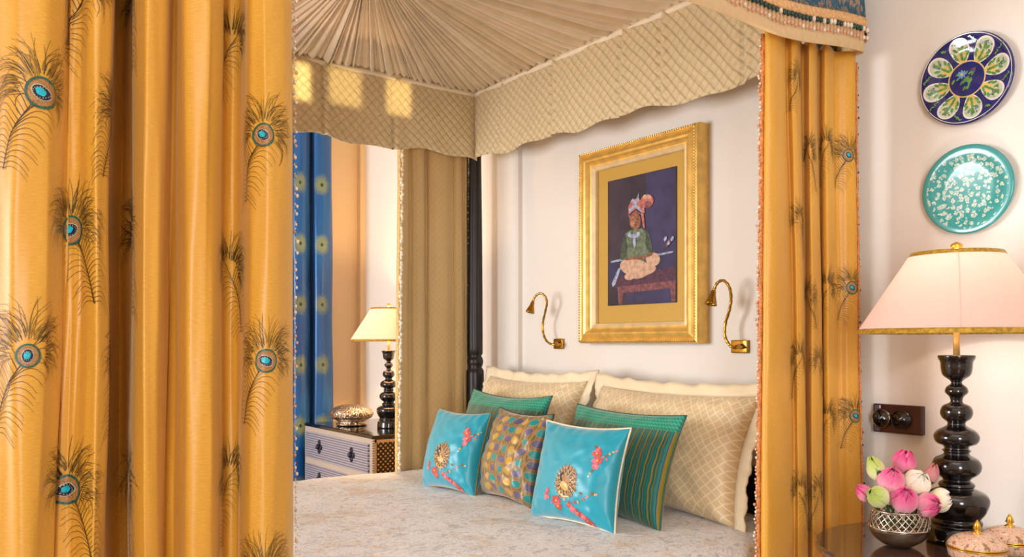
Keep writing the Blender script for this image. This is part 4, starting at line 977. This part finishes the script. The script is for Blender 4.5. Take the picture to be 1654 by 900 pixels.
# ------------------------------------------------------------------ round bedside table
TC = (-.972, 2.025)
def make_top():
    s = NB('polished_brown_tabletop', .08, 0, .5, 0, .6); f = s.noise(3, 4, s.scale(s.coord(), 1, 8, 1)); s.color(s.mix(f, srgb(70, 50, 40), srgb(96, 72, 58))); return s.m
e = empty('round_table', (TC[0], TC[1], 0), 'round polished brown bedside table carrying the flowers and near lamp', 'table')
bm = bmesh.new(); r = .315; lathe(bm, [(r - .004, ZT - .001), (r - .001, ZT - .003), (r, ZT - .008), (r, ZT - .016), (r - .008, ZT - .022)], 96); bmesh.ops.recalc_face_normals(bm, faces=bm.faces); ob('table_top', bm, make_top(), e, smooth=False)
m_tw = plain('orange_brown_wood', srgb(150, 84, 44), .3, var=.2, scale=10, coat=.3)
bm = bmesh.new(); lathe(bm, [(r - .012, ZT - .0225), (r - .004, ZT - .028), (r - .010, ZT - .040), (r - .03, ZT - .048)], 96); bmesh.ops.recalc_face_normals(bm, faces=bm.faces); ob('table_edge', bm, m_tw, e)
bm = bmesh.new(); lathe(bm, [(.16, 0), (.16, .02), (.12, .04), (.05, .07), (.035, .12), (.05, .2), (.04, .3), (.03, .45), (.045, .6), (.09, ZT - .06), (.12, ZT - .049)], 48); ob('pedestal', bm, m_tw, e)

# ------------------------------------------------------------------ silver bowl with lotus buds
BP = atD(1452, V0, 2.01)
m_sil = plain('aged_silver', srgb(196, 186, 172), .25, 1.0, var=.15, scale=40)
bowl = empty('silver_bowl', (BP.x, BP.y, ZT + .001), 'pierced silver bowl holding lotus buds on the round table', 'bowl')
prf = smooth_prof([(.024, 0), (.030, .001), (.040, .006), (.056, .018), (.0655, .034), (.0675, .046)], 4)
bm = bmesh.new(); lathe(bm, prf, 64); o = solidify(ob('bowl_base', bm, m_sil, bowl), .002)
def br_(h): t = (h - .044) / .042; return .0675 * (1 - .13 * t * t - .02 * t)
bm = bmesh.new(); K = 26
for k in range(K):
    for sg in (-1, 1):
        tube(bm, [(br_(h) * math.cos(2 * PI * k / K + sg * (h - .044) * 14), br_(h) * math.sin(2 * PI * k / K + sg * (h - .044) * 14), h) for h in lin(.044, .084, 12)], .0017, 5)
for h in (.044, .085): tube(bm, [(br_(h) * math.cos(t), br_(h) * math.sin(t), h) for t in lin(0, 2 * PI, 65)], .0026, 8, cap=False)
ob('pierced_lattice', bm, m_sil, bowl)

def petal_mat(n_, a, b):
    s = NB(n_, .5, 0, .3, .2); x, y, _ = s.sep(s.coord('UV')); w = s.noise(30, 2, s.scale(s.coord('UV'), 6, .6, 1))
    f = s.ma('ADD', y, s.ma('MULTIPLY', s.ma('SUBTRACT', w, .5), .5)); ed = s.smooth(s.ma('PINGPONG', x, .5), .10, .0); s.color(s.mix(s.smooth(s.ma('ADD', f, s.ma('MULTIPLY', ed, .6)), .05, 1.0), a, b)); s.b.inputs['Subsurface Weight'].default_value = .15; s.b.inputs['Subsurface Radius'].default_value = (.01, .005, .005); return s.m
MP = {'pink': petal_mat('pink_petal', srgb(246, 196, 206), srgb(222, 80, 138)), 'deep': petal_mat('deep_pink_petal', srgb(238, 150, 180), srgb(206, 50, 120)), 'green': petal_mat('pale_green_petal', srgb(238, 236, 190), srgb(172, 190, 84)), 'white': petal_mat('white_petal', srgb(232, 224, 170), srgb(250, 244, 228)), 'dusty': petal_mat('dusty_rose_petal', srgb(214, 150, 150), srgb(198, 120, 124))}
m_stem = plain('green_stem', srgb(48, 84, 40), .5, var=.2)
def lotus(label, u, v, D, rad, tilt, mk, n_in=5, n_out=6, openness=.0, ln=1.25, seed=0, leaf=False):
    """bud whose tip points along tilt (screen right, up, towards camera)"""
    rn = random.Random(seed); c = atD(u, v, D); rad *= 1.32; d = (RGT * tilt[0] + Vector((0, 0, tilt[1])) - FWD * tilt[2]).normalized()
    q = d.to_track_quat('Z', 'Y').to_matrix().to_4x4(); base = c - d * rad * ln
    e = empty('lotus_bud', base, label, 'flower', 'lotus buds in the silver bowl'); e.rotation_euler = q.to_euler()
    def layer(nm, cnt, r, L, op, ph, tipw, m, par, pt=1.0):
        bm = bmesh.new()
        for k in range(cnt):
            a0 = 2 * PI * k / cnt + ph + rn.uniform(-.12, .12); hw = PI / cnt * 1.45; LL = L * rn.uniform(.94, 1.05); o2 = op * rn.uniform(.6, 1.3)
            def f(s_, t):
                prof = math.sin(PI * min(1, t * .93 + .035) ** .82) ** .75; rr2 = r * prof * (1 + o2 * t * t * 1.6) + (r * o2 * 1.2 * t * t) + .0006 * k
                wdt = hw * (math.sin(PI * (t * .94 + .03)) ** .5) if t < .55 else hw * math.sin(PI * (.55 * .94 + .03)) ** .5 * max(0, (1 - ((t - .55) / .45) ** (2.2 * pt)))
                an = a0 + s_ * wdt; cup = 1 - .10 * s_ * s_ * (1 if t > .3 else 0)
                return Vector((rr2 * cup * math.cos(an), rr2 * cup * math.sin(an), LL * t + .002 * math.sin(s_ * 3 + k)))
            grid(bm, f, lin(-1, 1, 9), lin(0, 1, 14), lambda s_, t: (s_ * .5 + .5 + k, t))
        if nm == 'inner_petals': ball(bm, (0, 0, L * .5), r * .80, 0, 3, (1, 1, L * .42 / r))
        return solidify(ob(nm, bm, m, par), .0009, 0)
    L = rad * ln * 2
    layer('inner_petals', n_in, rad * .86, L * .97, openness * .3, .3, 1, MP[mk[1]], e)
    layer('outer_petals', n_out, rad, L * .94, openness, 0, 1, MP[mk[0]], e)
    bm = bmesh.new(); tgt = Vector((BP.x + (base.x - BP.x) * .3, BP.y + (base.y - BP.y) * .3, ZT + .03)); im = (Matrix.Translation(base) @ q).inverted(); l2 = im @ tgt
    tube(bm, [Vector((0, 0, .004)), Vector((0, 0, -.006)) + l2 * .15, l2 * .6, l2], .0028, 6); ob('stem', bm, m_stem, e)
lotus('pink lotus bud at the centre of the posy, just above the bowl rim', 1460, 804, 1.965, .0235, (-.15, .75, .75), ('pink', 'deep'), seed=1, ln=1.0, openness=.05)
lotus('rounded pink lotus bud directly under the topmost pink bloom', 1440, 773, 1.985, .0225, (-.1, .85, .5), ('pink', 'pink'), seed=2, ln=1.0)
lotus('topmost pink lotus bud of the posy, opening at its tip', 1460, 745, 2.04, .0185, (.15, 1, .1), ('deep', 'pink'), seed=3, ln=1.15, openness=.12)
lotus('cream white lotus bud between the central pink bud and the black lamp', 1483, 777, 1.995, .0220, (.1, .7, .8), ('white', 'white'), seed=4, ln=.95, openness=.05)
lotus('upper pale green pointed lotus bud at the left of the posy', 1414, 756, 2.02, .0155, (-.45, 1, .1), ('green', 'green'), seed=5, ln=1.5, n_out=4)
lotus('lower pale green lotus bud pointing left above the bowl rim', 1417, 801, 1.965, .0185, (-.85, .45, .45), ('green', 'green'), seed=6, ln=1.15, n_out=4)
lotus('small pink lotus bud leftmost of the posy, beside the ochre curtain', 1395, 795, 2.02, .0135, (-.75, .6, 0), ('pink', 'deep'), seed=7, ln=1.2)
lotus('pink lotus bud hanging at the lower right over the bowl rim', 1500, 815, 1.965, .0195, (.6, .15, .75), ('pink', 'deep'), seed=8, ln=1.0, openness=.12)
lotus('white open lotus bud at the far right in front of the black lamp', 1519, 808, 1.985, .0185, (.85, .25, .3), ('white', 'white'), seed=9, ln=1.0, openness=.25)
lotus('dusty rose folded lotus bud behind the cream white one', 1504, 765, 2.03, .0125, (.4, 1, 0), ('dusty', 'dusty'), seed=10, ln=1.55, n_out=4)
def leaf(label, u, v, D, L, w, tilt, seed):
    c = atD(u, v, D); d = (RGT * tilt[0] + Vector((0, 0, tilt[1])) - FWD * tilt[2]).normalized(); q = d.to_track_quat('Z', 'Y').to_matrix().to_4x4(); bm = bmesh.new()
    grid(bm, lambda s_, t: Vector((w * s_ * math.sin(PI * t) ** .7, .25 * w * s_ * s_ + L * .15 * math.sin(t * 2), L * t)), lin(-1, 1, 7), lin(0, 1, 12)); o = solidify(ob('lotus_leaf', bm, m_leaf), .0012, 0)
    o.location = c; o.rotation_euler = q.to_euler(); tag(o, label, 'leaf', 'green leaves round the lotus buds')
m_leaf = plain('dark_green_leaf', srgb(44, 78, 42), .4, var=.25, scale=60)
for k, (u, v, t, lb) in enumerate([(1416, 812, (-1, .35, .3), 'dark green leaf under the lower left green bud'), (1425, 782, (-.5, 1, .3), 'dark green leaf between the two green lotus buds'), (1440, 820, (-.3, -.1, 1), 'dark green leaf over the bowl rim at centre left'), (1470, 822, (.2, 0, 1), 'dark green leaf over the bowl rim under the central pink bud'), (1484, 812, (.8, .1, .6), 'dark green leaf beside the lower right pink bud'), (1490, 795, (.8, .5, .1), 'dark green leaf under the cream white bud')]):
    leaf(lb, u, v, 1.995, .034, .014, t, k)

# ------------------------------------------------------------------ trinket boxes
def make_stone():
    s = NB('painted_rose_enamel', .3, 0, .5, 0, .3); f = s.vor(230); g = s.noise(150, 4)
    c = s.mix(g, srgb(214, 168, 140), srgb(232, 196, 168)); c = s.mix(s.smooth(f, .30, .16), c, srgb(124, 64, 60)); c = s.mix(s.smooth(s.noise(90, 2), .56, .64), c, srgb(150, 120, 80)); s.color(c); s.bump(f, .2, .001); return s.m
M['stone'] = make_stone()
def trinket(loc, r, label):
    e = empty('trinket_box', loc, label, 'trinket box', 'round enamelled trinket boxes')
    bm = bmesh.new(); lathe(bm, smooth_prof([(r * .5, 0), (r * .72, .002), (r * .92, .012), (r * .98, .026), (r * .99, .032)], 4), 56); ob('body', bm, M['stone'], e)
    bm = bmesh.new()
    for z, q in ((.033, 1.0), (.037, .99)): tube(bm, [(r * q * math.cos(t), r * q * math.sin(t), z) for t in lin(0, 2 * PI, 64)], .0017, 6, cap=False)
    ob('gilt_rim', bm, M['gilt'], e)
    bm = bmesh.new(); lathe(bm, smooth_prof([(r * .985, .038), (r * .93, .046), (r * .75, .056), (r * .4, .064), (.008, .066)], 4), 56); l = ob('lid', bm, M['stone'], e)
    bm = bmesh.new(); lathe(bm, [(.010, .064), (.011, .067), (.006, .070), (.005, .072), (.0095, .076), (.007, .081), (.0075, .082), (.004, .089), (.0005, .095)], 20); ob('knob', bm, M['gilt'], l)
trinket((-.880, 1.930, ZT + .001), .061, 'round rose enamel trinket box with gold knob, nearer one at the picture corner')
trinket((-.868, 2.062, ZT + .001), .060, 'round rose enamel trinket box with gold knob, behind the nearer one by the lamp')

# ------------------------------------------------------------------ inlaid chest
def make_inlay():
    s = NB('bone_inlay_front', .3, 0, .5, 0, .2); x, y, z = s.sep(s.coord()); p = .0125
    row = s.ma('FLOOR', s.ma('DIVIDE', z, p)); xs = s.ma('ADD', s.ma('DIVIDE', x, p), s.ma('MULTIPLY', s.ma('MODULO', row, 2.0), .5)); fx = s.ma('SUBTRACT', s.ma('FRACT', xs), .5); fz = s.ma('SUBTRACT', s.ma('FRACT', s.ma('DIVIDE', z, p)), .15)
    r = s.ma('SQRT', s.ma('ADD', s.ma('POWER', fx, 2.0), s.ma('POWER', fz, 2.0))); f = s.smooth(s.ma('ABSOLUTE', s.ma('SUBTRACT', r, .42)), .16, .08)
    s.color(s.mix(f, srgb(78, 84, 112), srgb(206, 202, 208))); return s.m
def make_border():
    s = NB('bone_inlay_border', .3); x, y, z = s.sep(s.coord()); a = s.ma('PINGPONG', s.ma('ADD', x, z), .006); b = s.ma('PINGPONG', s.ma('SUBTRACT', x, z), .006)
    s.color(s.mix(s.smooth(s.ma('MINIMUM', a, b), .0006, .002), srgb(110, 92, 84), srgb(224, 210, 194))); return s.m
def make_side():
    s = NB('dark_inlay_side', .25, 0, .5, 0, .3); x, y, z = s.sep(s.coord()); p = .026
    row = s.ma('FLOOR', s.ma('DIVIDE', z, p * .5)); ys = s.ma('ADD', s.ma('DIVIDE', y, p), s.ma('MULTIPLY', s.ma('MODULO', row, 2.0), .5)); fx = s.ma('SUBTRACT', s.ma('FRACT', ys), .5); fz = s.ma('SUBTRACT', s.ma('FRACT', s.ma('DIVIDE', z, p * .5)), .5)
    r = s.ma('SQRT', s.ma('ADD', s.ma('POWER', s.ma('MULTIPLY', fx, 1.5), 2.0), s.ma('POWER', s.ma('MULTIPLY', fz, .8), 2.0))); s.color(s.mix(s.smooth(r, .34, .24), srgb(34, 20, 16), srgb(206, 156, 96))); return s.m
NXa, NXb, NYa, NYb = -4.50, -3.665, 1.85, 2.33
chest = empty('inlaid_chest', ((NXa + NXb) / 2, (NYa + NYb) / 2, 0), 'bone inlaid chest of drawers beside the bed at the far side', 'chest of drawers')
m_in, m_bo, m_si = make_inlay(), make_border(), make_side()
bm = bmesh.new(); box(bm, ((NXa + NXb) / 2, (NYa + NYb) / 2 + .006, .43), (NXb - NXa - .01, NYb - NYa - .012, .72)); ob('side_panel', bm, m_si, chest, smooth=False)
bm = bmesh.new(); box(bm, ((NXa + NXb) / 2, NYa + .006, .435), (NXb - NXa, .012, .73)); ob('front_border', bm, m_bo, chest, smooth=False)
bm = bmesh.new(); box(bm, ((NXa + NXb) / 2, (NYa + NYb) / 2, ZN - .008), (NXb - NXa + .006, NYb - NYa + .006, .016), bev=.003); ob('chest_top', bm, M['ebony_gloss'], chest, smooth=False)
bm = bmesh.new()
for x in (NXb - .004,):
    for y0, y1, z0, z1 in ((NYa + .01, NYa + .024, .1, .78), (NYb - .024, NYb - .01, .1, .78), (NYa + .01, NYb - .01, .765, .779)): box(bm, (x, (y0 + y1) / 2, (z0 + z1) / 2), (.004, y1 - y0, z1 - z0))
ob('side_border', bm, M['ribbon'], chest, smooth=False)
for x, y in ((NXa + .04, NYa + .04), (NXb - .04, NYa + .04), (NXa + .04, NYb - .04), (NXb - .04, NYb - .04)):
    bm = bmesh.new(); lathe(bm, [(.02, 0), (.028, .03), (.022, .07)], 20, (x, y, 0)); ob('leg', bm, M['ebony_gloss'], chest)
m_pew = plain('dark_pewter', srgb(50, 50, 66), .4, .5, var=.2)
for r_ in range(4):
    z1 = .780 - .022 - r_ * .178; z0 = z1 - .145
    bm = bmesh.new(); box(bm, ((NXa + NXb) / 2, NYa - .003, (z0 + z1) / 2), (NXb - NXa - .06, .014, z1 - z0), bev=.002); d = ob('drawer', bm, m_in, chest, smooth=False)
    for fx in (.27, .75):
        cx = NXa + (NXb - NXa) * fx; cz = (z0 + z1) / 2; bm = bmesh.new()
        for a, q in ((0, 1), (90, 1.25), (180, 1), (270, 1)): ball(bm, (cx + .020 * math.cos(R_(a)), NYa - .014, cz + .020 * q * math.sin(R_(a))), .0155, 0, 2, (1, .25, 1))
        ball(bm, (cx, NYa - .020, cz), .014, 0, 2); ob('handle', bm, m_pew, d)
inv = Matrix.Translation(-chest.location)
for o in bpy.data.objects:
    if o.parent is chest:
        o.matrix_parent_inverse = inv
# handles sit under drawers: parent transform already carries the offset

# silver lobed box on the chest
SB = atD(568, V0, 4.58)
m_sb = NB('embossed_silver', .28, 1.0); f_ = m_sb.vor(90); m_sb.color(m_sb.mix(m_sb.noise(60), srgb(170, 140, 110), srgb(226, 214, 196))); m_sb.bump(f_, .8, .006)
e = empty('silver_box', (SB.x, SB.y, ZN + .001), 'embossed silver lidded box standing on the inlaid chest', 'box')
lob = lambda a, r, z: 1 + .05 * abs(math.cos(a * 5))
bm = bmesh.new(); lathe(bm, smooth_prof([(.075, 0), (.082, .008), (.070, .02), (.085, .032), (.105, .042), (.112, .054)], 4), 80, fn=lob); ob('body', bm, m_sb.m, e)
bm = bmesh.new(); lathe(bm, smooth_prof([(.113, .055), (.114, .068), (.104, .086), (.082, .102), (.045, .112), (.002, .114)], 4), 80, fn=lob); ob('lid', bm, m_sb.m, e)
